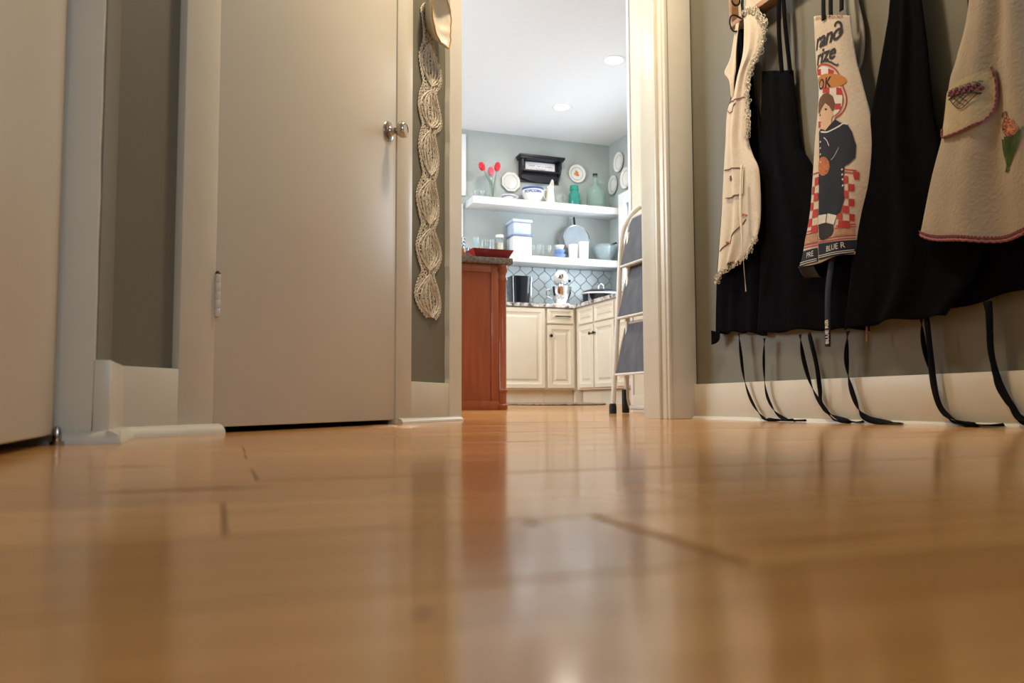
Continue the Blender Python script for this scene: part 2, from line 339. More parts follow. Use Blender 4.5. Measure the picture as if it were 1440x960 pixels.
# casing at the end of the slanting wall; its edge is hand-painted and wavers a little
mb = MB(); prof = []
for k in range(41):
    z = .0+2.1*k/40; prof.append((1.532+random.uniform(-.003, .003), z))
for k in range(40):
    (a, z0), (b_, z1) = prof[k], prof[k+1]
    mb.add([L(a, .001, z0), L(1.645, .001, z0), L(1.645, .001, z1), L(b_, .001, z1), L(a, -.025, z0), L(b_, -.025, z1)], [(0, 1, 2, 3), (0, 3, 5, 4)])
mb.add([L(1.645, .001, 0), L(1.645, -.14, 0), L(1.645, -.14, 2.1), L(1.645, .001, 2.1)], [(0, 1, 2, 3)])
struct(mb, 'trim_8', 'trim_white', smooth=False)
def quarter(r_, n_=6): return [(r_*math.sin(math.pi/2*i/n_), r_*math.cos(math.pi/2*i/n_)) for i in range(n_+1)]
def qround(mb, a, b_, out, r_=.022):
    """quarter-round moulding from a to b standing out along out"""
    a, b_, out = Vector(a), Vector(b_), Vector(out)
    mb.prism([a]+[a+out*p+Vector((0, 0, q)) for p, q in quarter(r_)], b_-a)
bl = struct(MB().cbox(-.01, .147, -.022, -.0005, 0, .14, .003, LM), 'baseboard_left', 'trim_white')
mb = MB(); qround(mb, L(.0, 0, 0), L(.27, 0, 0), N); mb.build('quarter_round', 'trim_white', bl)
bl2 = struct(MB().cbox(1.224, 1.535, -.022, -.0005, 0, .14, .003, LM), 'baseboard_left_end', 'trim_white')
mb = MB(); qround(mb, L(1.13, 0, 0), L(1.625, 0, 0), N, .018); mb.build('quarter_round', 'trim_white', bl2)
# return beside the small door
struct(MB().box(-.32, -.194, 1.55, 1.80, -.02, HC), 'wall_left_return', 'wall_paint', smooth=False)
br = struct(MB().cbox(-.196, -.171, 1.53, 1.752, 0, .14, .0012), 'baseboard_return', 'trim_white')
mb = MB(); qround(mb, (-.172, 1.512, 0), (-.172, 1.752, 0), (1, 0, 0)); mb.build('quarter_round', 'trim_white', br)
mb = MB(); qround(mb, (-.240, 1.53, 0), (-.152, 1.53, 0), (0, -1, 0)); mb.build('quarter_round', 'trim_white', br)
mb = MB(); prof = [(-.196+random.uniform(-.0015, .0015), 2.5*k/30) for k in range(31)]
for k in range(30):
    (a, z0), (b_, z1) = prof[k], prof[k+1]
    mb.add([(-.2485, 1.53, z0), (a, 1.53, z0), (b_, 1.53, z1), (-.2485, 1.53, z1), (a, 1.55, z0), (b_, 1.55, z1)], [(0, 1, 2, 3), (1, 4, 5, 2)])
mb.box(-.34, -.2485, 1.532, 1.56, 0, 2.5)
struct(mb, 'trim_9', 'trim_white', smooth=False)
mb = MB(); mb.box(-.35, -.262, -2.1, .70, -.02, HC); mb.box(-.35, -.262, .70, 1.55, 2.06, HC); mb.box(-1.1, -1.0, -2.1, 3.06, -.02, HC); mb.box(-1.0, -.32, 1.60, 1.66, -.02, HC)
struct(mb, 'wall_left_near', 'wall_paint', smooth=False)
struct(MB().cbox(-.262, -.244, .61, .71, 0, 2.14, .003), 'trim_10', 'trim_white')
# closet door
d1 = struct(MB().cbox(.2575, 1.112, -.040, -.003, .014, 2.035, .003, LM), 'door_1', 'door_white')
kp = L(1.056, -.003, .94); KM = Matrix(((D.x, 0, N.x), (D.y, 0, N.y), (0, 1, 0))).to_4x4()
kb = MB().lathe([(.033, 0), (.033, .003), (.030, .0065), (.020, .0095), (.0155, .012), (.012, .018), (.011, .024), (.012, .030), (.018, .036), (.0245, .044), (.0265, .052), (.0255, .060), (.022, .0645), (.017, .065), (.015, .0632), (0, .0632)], kp, 28, KM)
kb.build('doorknob', 'nickel', d1)
mb = MB()
for k in range(5): mb.lathe([(.0058, 0), (.0062, .001), (.0062, .0178), (.0058, .0188)], L(.2565, .003, .262+k*.0192), 10)
hg = mb.build('hinge', 'trim_white', d1)
mb = MB()
for k in range(4): mb.lathe([(.0048, 0), (.0048, .0012)], L(.2565, .0031, .262+.0187+k*.0192), 10)
mb.lathe([(.0064, 0), (.0064, .002), (.003, .006), (0, .007)], L(.2565, .003, .358), 10); mb.build('hinge_pin', 'bronze', hg)
hg2 = MB().lathe([(.006, 0), (.006, .096)], L(.2565, .003, 1.72), 10).build('hinge', 'trim_white', d1)
# door in the near left wall
d2 = struct(MB().cbox(-.286, -.25, .715, 1.522, .016, 2.04, .004), 'door_2', 'door_white')
MB().lathe([(.006, 0), (.007, .004), (.006, .02), (.003, .024)], (-.243, 1.502, .006), 10).lathe([(.011, 0), (.011, .006)], (-.243, 1.502, 0), 10).build('floor_pivot', 'nickel', d2)
# back of the hall, with the window the hall gets its daylight from
mb = MB(); mb.box(-1.1, .25, -2.1, -2.0, 0, HC); mb.box(1.65, 1.94, -2.1, -2.0, 0, HC); mb.box(.25, 1.65, -2.1, -2.0, 0, .95); mb.box(.25, 1.65, -2.1, -2.0, 2.25, HC)
struct(mb, 'wall_back', 'wall_paint', smooth=False)
w1 = struct(MB().box(.25, 1.65, -2.05, -2.046, .95, 2.25), 'window_1', 'window_glass', smooth=False)
MB().box(.25, 1.65, -2.07, -2.02, .95, 1.0).box(.25, 1.65, -2.07, -2.02, 2.2, 2.25).box(.25, .3, -2.07, -2.02, 1.0, 2.2).box(1.6, 1.65, -2.07, -2.02, 1.0, 2.2).box(.3, 1.6, -2.07, -2.02, 1.58, 1.62).build('window_frame', 'trim_white', w1)
struct(MB().box(-1.1, 1.94, -2.1, 3.0, HC, HC+.1), 'ceiling', 'ceiling_white', smooth=False)

# ------------------------------------------------------------------ structure: kitchen shell
wb = struct(MB().box(-1.0, 3.94, 7.62, 7.72, -.05, KC), 'wall_kitchen_back', 'kitchen_paint', loc=(0, 7.62, 0), smooth=False)
WY0, WY1, WZ0, WZ1 = 5.42, 7.24, 1.12, 2.08
mb = MB(); mb.box(3.84, 3.94, 3.06, WY0, -.05, KC); mb.box(3.84, 3.94, WY1, 7.62, -.05, KC); mb.box(3.84, 3.94, WY0, WY1, -.05, WZ0); mb.box(3.84, 3.94, WY0, WY1, WZ1, KC)
struct(mb, 'wall_kitchen_right', 'kitchen_paint', smooth=False)
w2 = struct(MB().box(3.89, 3.894, WY0, WY1, WZ0, WZ1), 'window_2', 'window_glass', smooth=False)
MB().box(3.80, 3.84, WY1, WY1+.11, WZ0-.1, WZ1+.1).box(3.80, 3.84, WY0-.11, WY0, WZ0-.1, WZ1+.1).box(3.80, 3.84, WY0, WY1, WZ1, WZ1+.1).box(3.78, 3.86, WY0-.11, WY1+.11, WZ0-.04, WZ0).build('window_casing', 'white_gloss', w2, smooth=False)
MB().box(3.87, 3.91, WY0, WY1, WZ0, WZ0+.05).box(3.87, 3.91, WY0, WY1, WZ1-.05, WZ1).box(3.87, 3.91, WY0, WY0+.05, WZ0, WZ1).box(3.87, 3.91, WY1-.05, WY1, WZ0, WZ1).box(3.875, 3.905, WY0, WY1, 1.58, 1.62).build('sash', 'white_gloss', w2, smooth=False)
mb = MB(); mb.box(-1.0, -.9, 3.06, 4.4, -.05, KC); mb.box(-1.0, -.9, 6.4, 7.62, -.05, KC); mb.box(-1.0, -.9, 4.4, 6.4, -.05, .95); mb.box(-1.0, -.9, 4.4, 6.4, 2.25, KC)
struct(mb, 'wall_kitchen_left', 'kitchen_paint', smooth=False)
w3 = struct(MB().box(-.96, -.956, 4.4, 6.4, .95, 2.25), 'fill_window', 'window_glass', smooth=False)  # invented out-of-view window, added so the side fill can enter
MB().box(-.98, -.9, 4.4, 6.4, .95, 1.01).box(-.98, -.9, 4.4, 6.4, 2.19, 2.25).box(-.98, -.9, 4.4, 4.46, 1.01, 2.19).box(-.98, -.9, 6.34, 6.4, 1.01, 2.19).box(-.97, -.92, 5.37, 5.43, 1.01, 2.19).build('window_frame', 'white_gloss', w3)
struct(MB().box(-1.0, 3.94, 3.0, 7.72, KC, KC+.1), 'ceiling_kitchen', 'ceiling_white', smooth=False)
struct(MB().cbox(2.06, 2.262, 7.60, 7.62, 2.105, 2.72, .003).cbox(2.06, 2.232, 7.60, 7.62, .99, 2.02, .003), 'trim_11', 'white_gloss')

# ------------------------------------------------------------------ hall: lace runner and leaf dish on the slanting wall
lobes = [(1.352, 1.305, .112, .040), (1.20, 1.12, .0, .0)]
LACE = [  # half-outline keys (z, left s, right s)
    (1.500, 1.345, 1.362), (1.47, 1.318, 1.37), (1.43, 1.330, 1.365), (1.385, 1.338, 1.405), (1.36, 1.334, 1.424), (1.30, 1.305, 1.482), (1.25, 1.318, 1.475), (1.208, 1.336, 1.440),
    (1.165, 1.312, 1.462), (1.118, 1.300, 1.486), (1.08, 1.316, 1.470), (1.053, 1.332, 1.430), (1.01, 1.312, 1.448), (.965, 1.304, 1.463), (.915, 1.322, 1.452), (.876, 1.338, 1.433),
    (.83, 1.306, 1.452), (.785, 1.287, 1.464), (.735, 1.306, 1.455), (.696, 1.328, 1.429), (.655, 1.306, 1.462), (.61, 1.286, 1.488), (.565, 1.308, 1.462), (.53, 1.330, 1.424),
    (.485, 1.296, 1.456), (.44, 1.278, 1.480), (.40, 1.312, 1.475), (.372, 1.372, 1.440)]
lr = thing('lace_runner', L(1.385, -.019, .365), 'long cream crochet lace runner with scalloped lobes hanging beside the closet door', 'lace')
LZ = [k[0] for k in LACE]
def lace_row(v):
    p = crom([Vector(k) for k in LACE], v); return p
def lace_pt(u, v):
    z, a, b_ = lace_row(v); s_ = a+(b_-a)*u
    return L(s_, -.0165+.004*math.sin(u*math.pi)+.0012*math.sin(u*40), z)
mb = MB().grid(lace_pt, 16, 150); o = mb.build('netting', 'lace_thread', lr, solid=.0015)
# open crochet: the netting lets the wall through between its threads
mm = MATS['lace_thread'].copy(); mm.name = 'lace_net'; MATS['lace_net'] = mm; t = mm.node_tree; b = t.nodes['Principled BSDF']
tc = t.nodes.new('ShaderNodeTexCoord'); vo = t.nodes.new('ShaderNodeTexVoronoi'); vo.inputs['Scale'].default_value = 95; vo.feature = 'DISTANCE_TO_EDGE'
lk(t, tc.outputs['Object'], vo.inputs['Vector']); gt = t.nodes.new('ShaderNodeMath'); gt.operation = 'LESS_THAN'; gt.inputs[1].default_value = .13
lk(t, vo.outputs['Distance'], gt.inputs[0]); lk(t, gt.outputs[0], b.inputs['Alpha'])
o.data.materials[0] = mm
mb = MB()
for u in (.5,):
    pts = [lace_pt(.5+(u-.5)*(1 if .36 < u < .64 else 1), v/130)+N*.0025 for v in range(131)]
    mb.tube(pts, [.0024+.0012*math.sin(i*1.9) for i in range(131)], 5)
necks = [1.375, 1.208, 1.053, .876, .696, .53, .365]
def v_of(z_):
    return min((abs(lace_row(i/400)[0]-z_), i/400) for i in range(401))[1]
for z1, z0 in zip(necks[:-1], necks[1:]):
    va, vb = v_of(z1-.006), v_of(z0+.006)
    for k in (.88, .62, .34):
        for sg_ in (-1, 1):
            mb.tube([lace_pt(.5+sg_*.5*k*math.sin(math.pi*i/18)**.7, va+(vb-va)*(.5+(i/18-.5)*(.72+.28*k)))+N*.0028 for i in range(19)], [.0026+.0010*math.sin(i*2.3) for i in range(19)], 5)
    for i in range(1, 9):
        for sg_ in (-1, 1):
            v_ = va+(vb-va)*i/9; q = math.sin(math.pi*i/9)**.7*.5
            mb.tube([lace_pt(.5+sg_*q*.62, v_)+N*.002, lace_pt(.5+sg_*q*.88, v_)+N*.002], .0014, 4)
mb.build('cord_work', 'lace_thread', lr)
mb = MB()
for side in (0, 1):
    for k in range(96):
        c = lace_pt(side, (k+.5)/96)+N*.002; rr = .0062
        mb.tube([c+D*rr*math.cos(a)+Vector((0, 0, rr*math.sin(a))) for a in [i*math.pi/3 for i in range(6)]], .0021, 4, closed=True)
mb.build('picot_edging', 'lace_thread', lr)

dish_o = [(1.330, 1.56), (1.385, 1.56), (1.425, 1.535), (1.447, 1.505), (1.451, 1.465), (1.446, 1.425), (1.447, 1.40), (1.432, 1.366), (1.40, 1.364), (1.357, 1.36), (1.318, 1.380), (1.296, 1.42), (1.290, 1.47), (1.302, 1.52)]
dO = [Vector((a, 0, b_)) for a, b_ in dish_o]; dO = curve(dO+[dO[0]], 56)[:-1]; dc = Vector((1.375, 0, 1.462))
dt = thing('leaf_dish', L(1.375, -.019, 1.36), 'cream leaf-shaped china dish with a gold rim hanging above the lace', 'dish')
mb = MB(); n_ = len(dO)
rings = [(0, -.004), (.35, -.004), (.6, -.001), (.78, .010), (.92, .028), (1.0, .040)]
vs = []
for k, (q, off) in enumerate(rings):
    for i, p in enumerate(dO):
        r_ = dc+(p-dc)*max(q, .001); vs.append(L(r_.x, off+.0009*math.sin(i*1.4)*q, r_.z))
fs = [(k*n_+i, k*n_+(i+1) % n_, (k+1)*n_+(i+1) % n_, (k+1)*n_+i) for k in range(5) for i in range(n_)]
mb.add(vs, fs); mb.build('bowl', 'dish_glaze', dt, solid=.005)
MB().tube([L(p.x, .0405+.0009*math.sin(i*1.4), p.z) for i, p in enumerate(dO)], .0032, 6, closed=True).build('rim', 'gold_rim', dt)
MB().tube([L(1.375+.02*i/5*(1 if i < 3 else .6), -.001, 1.39+.14*i/5) for i in range(6)], [.002, .003, .004, .0045, .004, .002], 6).build('leaf_vein', 'dish_glaze', dt)

# ------------------------------------------------------------------ hall: apron rack and aprons on the right wall
rk = thing('peg_rack', (1.84, 1.95, 1.479), 'framed wooden peg rack carrying the row of aprons', 'rack')
MB().cbox(1.792, 1.84, 1.20, 2.545, 1.472, 1.492, .003).build('bottom_rail', 'rack_wood', rk)
MB().cbox(1.792, 1.84, 1.20, 2.545, 1.66, 1.68, .003).build('top_rail', 'rack_wood', rk)
for yy in (1.20, 2.525): MB().cbox(1.792, 1.84, yy, yy+.02, 1.49, 1.662, .003).build('end_rail', 'rack_wood', rk)
MB().box(1.822, 1.839, 1.22, 2.526, 1.49, 1.662).build('back_panel', 'rack_panel', rk, smooth=False)
for yy in (2.475, 2.26, 1.99, 1.715, 1.44):
    MB().tube(curve([(1.824, yy, 1.60), (1.79, yy, 1.60), (1.765, yy, 1.585), (1.755, yy, 1.555), (1.768, yy, 1.53), (1.788, yy, 1.535), (1.792, yy, 1.553)], 16), .004, 6).build('hook', 'black_wire', rk)

class Cloth:
    def __init__(s, rows, xb, amp, nf, ph=0, wrap=.015, sag=0, topamp=.3, xs=None):
        s.Lp = [Vector((0, a[0], a[1])) for a, b_ in rows]; s.Rp = [Vector((0, b_[0], b_[1])) for a, b_ in rows]
        s.xb, s.amp, s.nf, s.ph, s.wrap, s.sag, s.ta = xb, amp, nf, ph, wrap, sag, topamp
    def pt(s, u, v):
        a, b_ = crom(s.Lp, v), crom(s.Rp, v); p = a.lerp(b_, u)
        A = s.amp*(s.ta+(1-s.ta)*v)
        x_ = s.xb - A*(math.sin(2*math.pi*s.nf*u+s.ph+.6*math.sin(3*v))+.4*math.sin(2*math.pi*s.nf*1.7*u+1.3+s.ph+v)) + s.wrap*abs(2*u-1)**3
        z = p.z - s.sag*v*v*4*u*(1-u) + .004*v**6*math.sin(2*math.pi*s.nf*u+s.ph)
        return Vector((min(x_, 1.834), p.y, z))
    def inv(s, y, z):
        u, v = .5, .5
        for _ in range(14):
            p = s.pt(u, v); e_ = 1e-3; pu = (s.pt(u+e_, v)-p)/e_; pv = (s.pt(u, v+e_)-p)/e_
            det = pu.y*pv.z-pv.y*pu.z
            if abs(det) < 1e-9: break
            dy, dz = y-p.y, z-p.z
            u = min(max(u+(dy*pv.z-dz*pv.y)/det, -.05), 1.05); v = min(max(v+(pu.y*dz-pu.z*dy)/det, -.05), 1.0)
        return u, v
    def at(s, y, z, lift):
        if lift < .0058: lift = .0021+(lift-.0013)*.4      # ink lies on the cloth
        u, v = s.inv(y, z); x_ = s.pt(u, v).x; return Vector((x_-lift, y, z))
    def sheet(s, name, mt, parent, nu=44, nv=70, v0=0, v1=1):
        return MB().grid(lambda a, c: s.pt(a, v0+(v1-v0)*c), nu, nv).build(name, mt, parent, solid=.0022, recalc=False)
    def patch(s, name, polys, mt, parent, lift=.0022, cut=.013):
        """flat printed or sewn shapes laid on the cloth; polys in wall (y, z)"""
        if len(polys) > 1: return [s.patch(name, [q], mt, parent, lift, cut) for q in polys]
        bm = bmesh.new()
        for q in polys:
            try: bm.faces.new([bm.verts.new((0, a, c)) for a, c in q])
            except ValueError: pass
        bmesh.ops.triangulate(bm, faces=bm.faces[:])
        for _ in range(6):
            le = [e_ for e_ in bm.edges if e_.calc_length() > cut]
            if not le: break
            bmesh.ops.subdivide_edges(bm, edges=le, cuts=1); bmesh.ops.triangulate(bm, faces=bm.faces[:])
        bm.verts.index_update(); mb = MB().add([s.at(v.co.y, v.co.z, lift) for v in bm.verts], [tuple(v.index for v in f.verts) for f in bm.faces]); bm.free()
        return mb.build(name, mt, parent, recalc=False)
    def stroke(s, name, pts, wd, mt, parent, lift=.003): return s.line(MB(), pts, wd, lift).build(name, mt, parent)
    def fstroke(s, name, pts, wd, mt, parent, lift=.003): return s.flat(MB(), pts, wd, lift).build(name, mt, parent, recalc=False)
    def flat(s, mb, pts, wd, lift=.003):
        P = curve([(0, a, c) for a, c in pts], max(8, 7*(len(pts)-1))); vs = []; m_ = len(P)
        for i, p in enumerate(P):
            d = (P[min(i+1, m_-1)]-P[max(i-1, 0)]).normalized(); q = Vector((0, -d.z, d.y))*wd
            vs += [s.at(p.y+q.y, p.z+q.z, lift), s.at(p.y-q.y, p.z-q.z, lift)]
        return mb.add(vs, [(2*i, 2*i+1, 2*i+3, 2*i+2) for i in range(m_-1)])
    def line(s, mb, pts, wd, lift=.003, n=None):
        P = curve([(0, a, c) for a, c in pts], n or max(6, 6*(len(pts)-1)))
        return mb.tube([s.at(p.y, p.z, lift) for p in P], wd, 5)
def text_polys(body, size, shear=0., bold=0., spacing=1.0):
    cu = bpy.data.curves.new('lettering', 'FONT'); cu.body = body; cu.size = size; cu.shear = shear; cu.offset = bold; cu.space_character = spacing; cu.resolution_u = 3
    ob = bpy.data.objects.new('lettering', cu); COL.objects.link(ob)
    dg = bpy.context.evaluated_depsgraph_get(); me = bpy.data.meshes.new_from_object(ob.evaluated_get(dg))
    vs = [v.co.copy() for v in me.vertices]; fs = [tuple(p.vertices) for p in me.polygons]
    bpy.data.objects.remove(ob); bpy.data.curves.remove(cu); bpy.data.meshes.remove(me)
    return vs, fs
def letter(cl, name, body, y, z, size, mt, parent, slope=0, lift=.004, up_run=False, **k):
    vs, fs = text_polys(body, size, **k)
    if up_run: P = [(y+v.y, z+v.x) for v in vs]
    else: P = [(y-v.x, z+v.y+slope*v.x) for v in vs]
    return MB().add([cl.at(a, c, lift) for a, c in P], fs).build(name, mt, parent, recalc=False, smooth=False)
def ribbon(name, pts, width, mt, parent, twist=0, n=40, face=(0, 1, 0), t0=0):
    P = curve(pts, n); mb = MB(); vs = []
    for i, p in enumerate(P):
        a = P[max(i-1, 0)]; b_ = P[min(i+1, n)]; d = (b_-a).normalized(); f = Vector(face); f = (f-d*f.dot(d)).normalized(); g = d.cross(f)
        an = t0+twist*math.sin(i/n*math.pi*3)*.5+twist*i/n; q = (f*math.cos(an)+g*math.sin(an))*width/2
        vs += [p+q, p-q]
    mb.add(vs, [(2*i, 2*i+1, 2*i+3, 2*i+2) for i in range(n)])
    return mb.build(name, mt, parent, solid=.0018, recalc=False)
def wall_tie(name, pts, parent, width=.010, mt='black_ribbon', x_=1.812, tw=3.0, n=46):
    P = []
    for i, (y, z) in enumerate(pts):
        low = max(0, 1-z/.06)
        P.append((x_-.006*min(1, z/.1)-.006*low*(i % 2), y, max(z, .0035+.003*low*0)))
    return ribbon(name, P, width*1.3, mt, parent, twist=tw*.75, n=n)

A1_ROWS = [((2.454, 1.473), (2.365, 1.448)), ((2.457, 1.409), (2.335, 1.389)), ((2.466, 1.339), (2.355, 1.314)), ((2.499, 1.27), (2.41, 1.265)), ((2.524, 1.215), (2.435, 1.191)), ((2.568, 1.161), (2.435, 1.091)), ((2.583, 1.048), (2.444, 1.022)), ((2.598, 0.943), (2.42, 0.953)), ((2.608, 0.863), (2.385, 0.883)), ((2.618, 0.784), (2.38, 0.734)), ((2.638, 0.665), (2.4, 0.655)), ((2.657, 0.549), (2.454, 0.6))]
A1S_ROWS = [((2.494, 1.468), (2.474, 1.468)), ((2.529, 1.359), (2.494, 1.369)), ((2.57, 1.314), (2.499, 1.3)), ((2.541, 1.27), (2.509, 1.26)), ((2.531, 1.2), (2.514, 1.195))]
BA_ROWS = [((2.541, 1.462), (2.491, 1.455)), ((2.571, 1.31), (2.45, 1.28)), ((2.591, 1.159), (2.435, 1.164)), ((2.622, 1.008), (2.405, 1.048)), ((2.672, 0.705), (2.39, 0.705)), ((2.697, 0.544), (2.385, 0.504)), ((2.714, 0.327), (2.4, 0.299))]
BB_ROWS = [((2.384, 1.25), (2.222, 1.189)), ((2.398, 1.045), (2.199, 0.935)), ((2.403, 0.905), (2.152, 0.854)), ((2.413, 0.603), (1.985, 0.583)), ((2.444, 0.311), (1.92, 0.279))]
PC_ROWS = [((2.081, 1.308), (1.924, 1.239)), ((2.077, 1.148), (1.907, 1.103)), ((2.069, 1.051), (1.884, 1.009)), ((2.094, 0.898), (1.852, 0.865)), ((2.111, 0.772), (1.867, 0.723)), ((2.127, 0.673), (1.899, 0.624)), ((2.156, 0.574), (1.916, 0.569)), ((2.179, 0.505), (1.93, 0.507))]
BD_ROWS = [((1.735, 1.48), (1.695, 1.47)), ((1.771, 1.216), (1.662, 1.164)), ((1.791, 1.12), (1.649, 1.038)), ((1.875, 0.832), (1.62, 0.753)), ((1.954, 0.462), (1.5, 0.46)), ((1.992, 0.282), (1.62, 0.287))]
BE_ROWS = [((1.553, 1.465), (1.482, 1.465)), ((1.545, 1.008), (1.371, 1.008)), ((1.66, 0.604), (1.291, 0.604)), ((1.754, 0.297), (1.26, 0.337))]
C2_ROWS = [((1.446, 1.452), (1.392, 1.452)), ((1.499, 1.08), (1.304, 1.06)), ((1.543, 0.95), (1.275, 0.933)), ((1.568, 0.894), (1.26, 0.874)), ((1.591, 0.779), (1.236, 0.766)), ((1.636, 0.658), (1.216, 0.629)), ((1.677, 0.521), (1.177, 0.492))]
PL_ROWS = [((2.012, 1.455), (1.951, 1.435)), ((1.987, 1.314), (1.926, 1.304)), ((1.972, 1.213), (1.903, 1.194)), ((1.972, 1.112), (1.91, 1.108)), ((1.962, 1.061), (1.935, 1.063))]

# black apron behind the lace one
a = thing('black_apron', (1.815, 2.55, .30), 'black apron mostly hidden behind the cream lace-edged apron', 'apron', 'black aprons on the rack')
c = Cloth(BA_ROWS, 1.815, .005, 3, .5, .008, sag=-.012); c.sheet('cloth', 'black_cloth', a)
MB().grid(lambda u, v: Vector((1.800+.01*math.sin(u*3), 2.715-.055*u, .345-.055*v*(1-.5*u)-.02*u*(1-u))), 8, 6).build('turned_corner', 'black_cloth', a, solid=.002)
wall_tie('tie', [(2.545, .321), (2.535, .237), (2.517, .145), (2.478, .067), (2.427, .017), (2.379, .006), (2.196, .004)], a)
wall_tie('tie', [(2.396, .291), (2.403, .204), (2.395, .104), (2.359, .043), (2.311, .011), (2.249, .006)], a, tw=2.5)
# cream lace apron
a = thing('lace_apron', (1.785, 2.5, .55), 'cream cotton apron edged with white lace hanging nearest the doorway', 'apron')
c = Cloth(A1_ROWS, 1.778, .008, 2.2, .3, .022); c.sheet('cloth', 'cream_cloth', a, 36, 90)
c2 = Cloth(A1S_ROWS, 1.785, .004, 1.2, 0, .004); c2.sheet('shoulder_strap', 'cream_cloth', a, 10, 30)
def lace_edge(name, pts, parent, n_, x_, r_=.0075):
    mb = MB(); P = curve([(x_, p[0], p[1]) for p in pts], n_)
    for i, p in enumerate(P):
        for q in range(3):
            an = i*2.4+q*2.1; cc = p+Vector((-.004*math.sin(i*1.7)-.003*q, .008*math.cos(an)-.004, .008*math.sin(an))); rr = r_*(.75+.25*math.sin(i*2.7+q))
            tl = .5*math.sin(i*1.3+q)
            mb.tube([cc+Vector((rr*math.sin(tl)*math.cos(th), rr*math.cos(th)*math.cos(tl), rr*math.sin(th))) for th in [k*math.pi/3 for k in range(6)]], .0016, 4, closed=True)
    return mb.build(name, 'lace_thread', parent)
lace_edge('lace_trim', [(2.433, 1.484), (2.373, 1.459), (2.334, 1.405), (2.326, 1.375), (2.35, 1.311), (2.403, 1.266), (2.429, 1.187), (2.429, 1.088), (2.439, 1.019)], a, 64, 1.783, .0095)
lace_edge('lace_hem', [(2.398, .653), (2.451, .601), (2.538, .573), (2.621, .554), (2.651, .525)], a, 34, 1.785, .006)
mb = MB(); c.line(mb, [(2.561, 1.185), (2.53, 1.187), (2.50, 1.18), (2.445, 1.175)], .0022); c.line(mb, [(2.555, 1.16), (2.535, 1.145), (2.51, 1.15), (2.485, 1.165)], .0018); mb.build('seam_piping', 'pink_thread', a)
pk = c.patch('pocket', [[(2.575, .937), (2.458, .915), (2.461, .818), (2.570, .828)]], 'cream_cloth', a, .006)
c.stroke('pocket_stitching', [(2.572, .936), (2.52, .928), (2.46, .915)], .002, 'brown_thread', pk, .008); c.stroke('pocket_stitching', [(2.57, .828), (2.51, .822), (2.461, .818)], .0012, 'brown_thread', pk, .008)
mb = MB()
for k in range(6): c.line(mb, [(2.532+.010*math.cos(k), .895+.010*math.sin(k)), (2.532, .895)], .0016, .009)
mb.build('pocket_flower', 'brown_thread', pk)
mb = MB(); c.line(mb, [(2.622, .638), (2.59, .65), (2.522, .678), (2.48, .705), (2.455, .725)], .0018); mb.build('vine_embroidery', 'brown_thread', a)
for (y, z) in ((2.565, .660), (2.462, .742)): c.stroke('vine_flower', [(y-.012, z-.004), (y, z+.003), (y+.012, z+.004)], .004, 'peach_thread', a, .004)
ribbon('tie', [(1.752, 2.430, .915), (1.745, 2.428, .85), (1.742, 2.428, .75), (1.745, 2.425, .6), (1.765, 2.440, .46)], .016, 'cream_cloth', a, twist=.5)
hk = MB(); hk.tube(curve([(1.79, 2.462, 1.474), (1.772, 2.474, 1.49), (1.765, 2.492, 1.494), (1.768, 2.505, 1.474), (1.776, 2.500, 1.445), (1.785, 2.485, 1.436)], 24), .0032, 6)
hk.tube(curve([(1.79, 2.455, 1.475), (1.785, 2.452, 1.50), (1.782, 2.45, 1.53), (1.79, 2.446, 1.56)], 10), .003, 6); hk.tube(curve([(1.782, 2.43, 1.46), (1.778, 2.436, 1.50), (1.785, 2.442, 1.56)], 10), .0028, 6)
tag(hk.build('wire_hook', 'black_wire'), 'curled black wire hook threaded through the lace apron top', 'hook')
# plain black apron with long neck straps
a = thing('black_apron', (1.81, 2.25, .28), 'black bib apron with two long neck straps beside the lace apron', 'apron', 'black aprons on the rack')
c = Cloth(BB_ROWS, 1.811, .0045, 2.5, 1.1, .006, sag=-.006); c.sheet('cloth', 'black_cloth', a)
ribbon('neck_strap', [(1.811, 2.272, 1.20), (1.802, 2.270, 1.34), (1.80, 2.265, 1.48), (1.778, 2.262, 1.553)], .021, 'black_cloth', a)
ribbon('neck_strap', [(1.811, 2.228, 1.185), (1.802, 2.235, 1.33), (1.80, 2.245, 1.48), (1.776, 2.256, 1.556)], .019, 'black_cloth', a)
wall_tie('tie', [(2.209, .289), (2.195, .206), (2.158, .112), (2.111, .05), (2.064, .022), (2.003, .008), (1.942, .006)], a, .0115, tw=3.4)
wall_tie('tie', [(2.161, .29), (2.131, .191), (2.118, .111), (2.117, .066), (2.095, .037), (2.06, .012), (2.02, .006)], a, .0105, tw=-2.4, x_=1.808)
# pale cloth behind the printed apron
pc_ = thing('pale_cloth', (1.82, 1.95, 1.06), 'pale grey cloth hanging behind the printed apron', 'cloth')
Cloth(PL_ROWS, 1.822, .003, 1.3, 0, .004).sheet('sheet', 'pale_cloth', pc_, 16, 30)

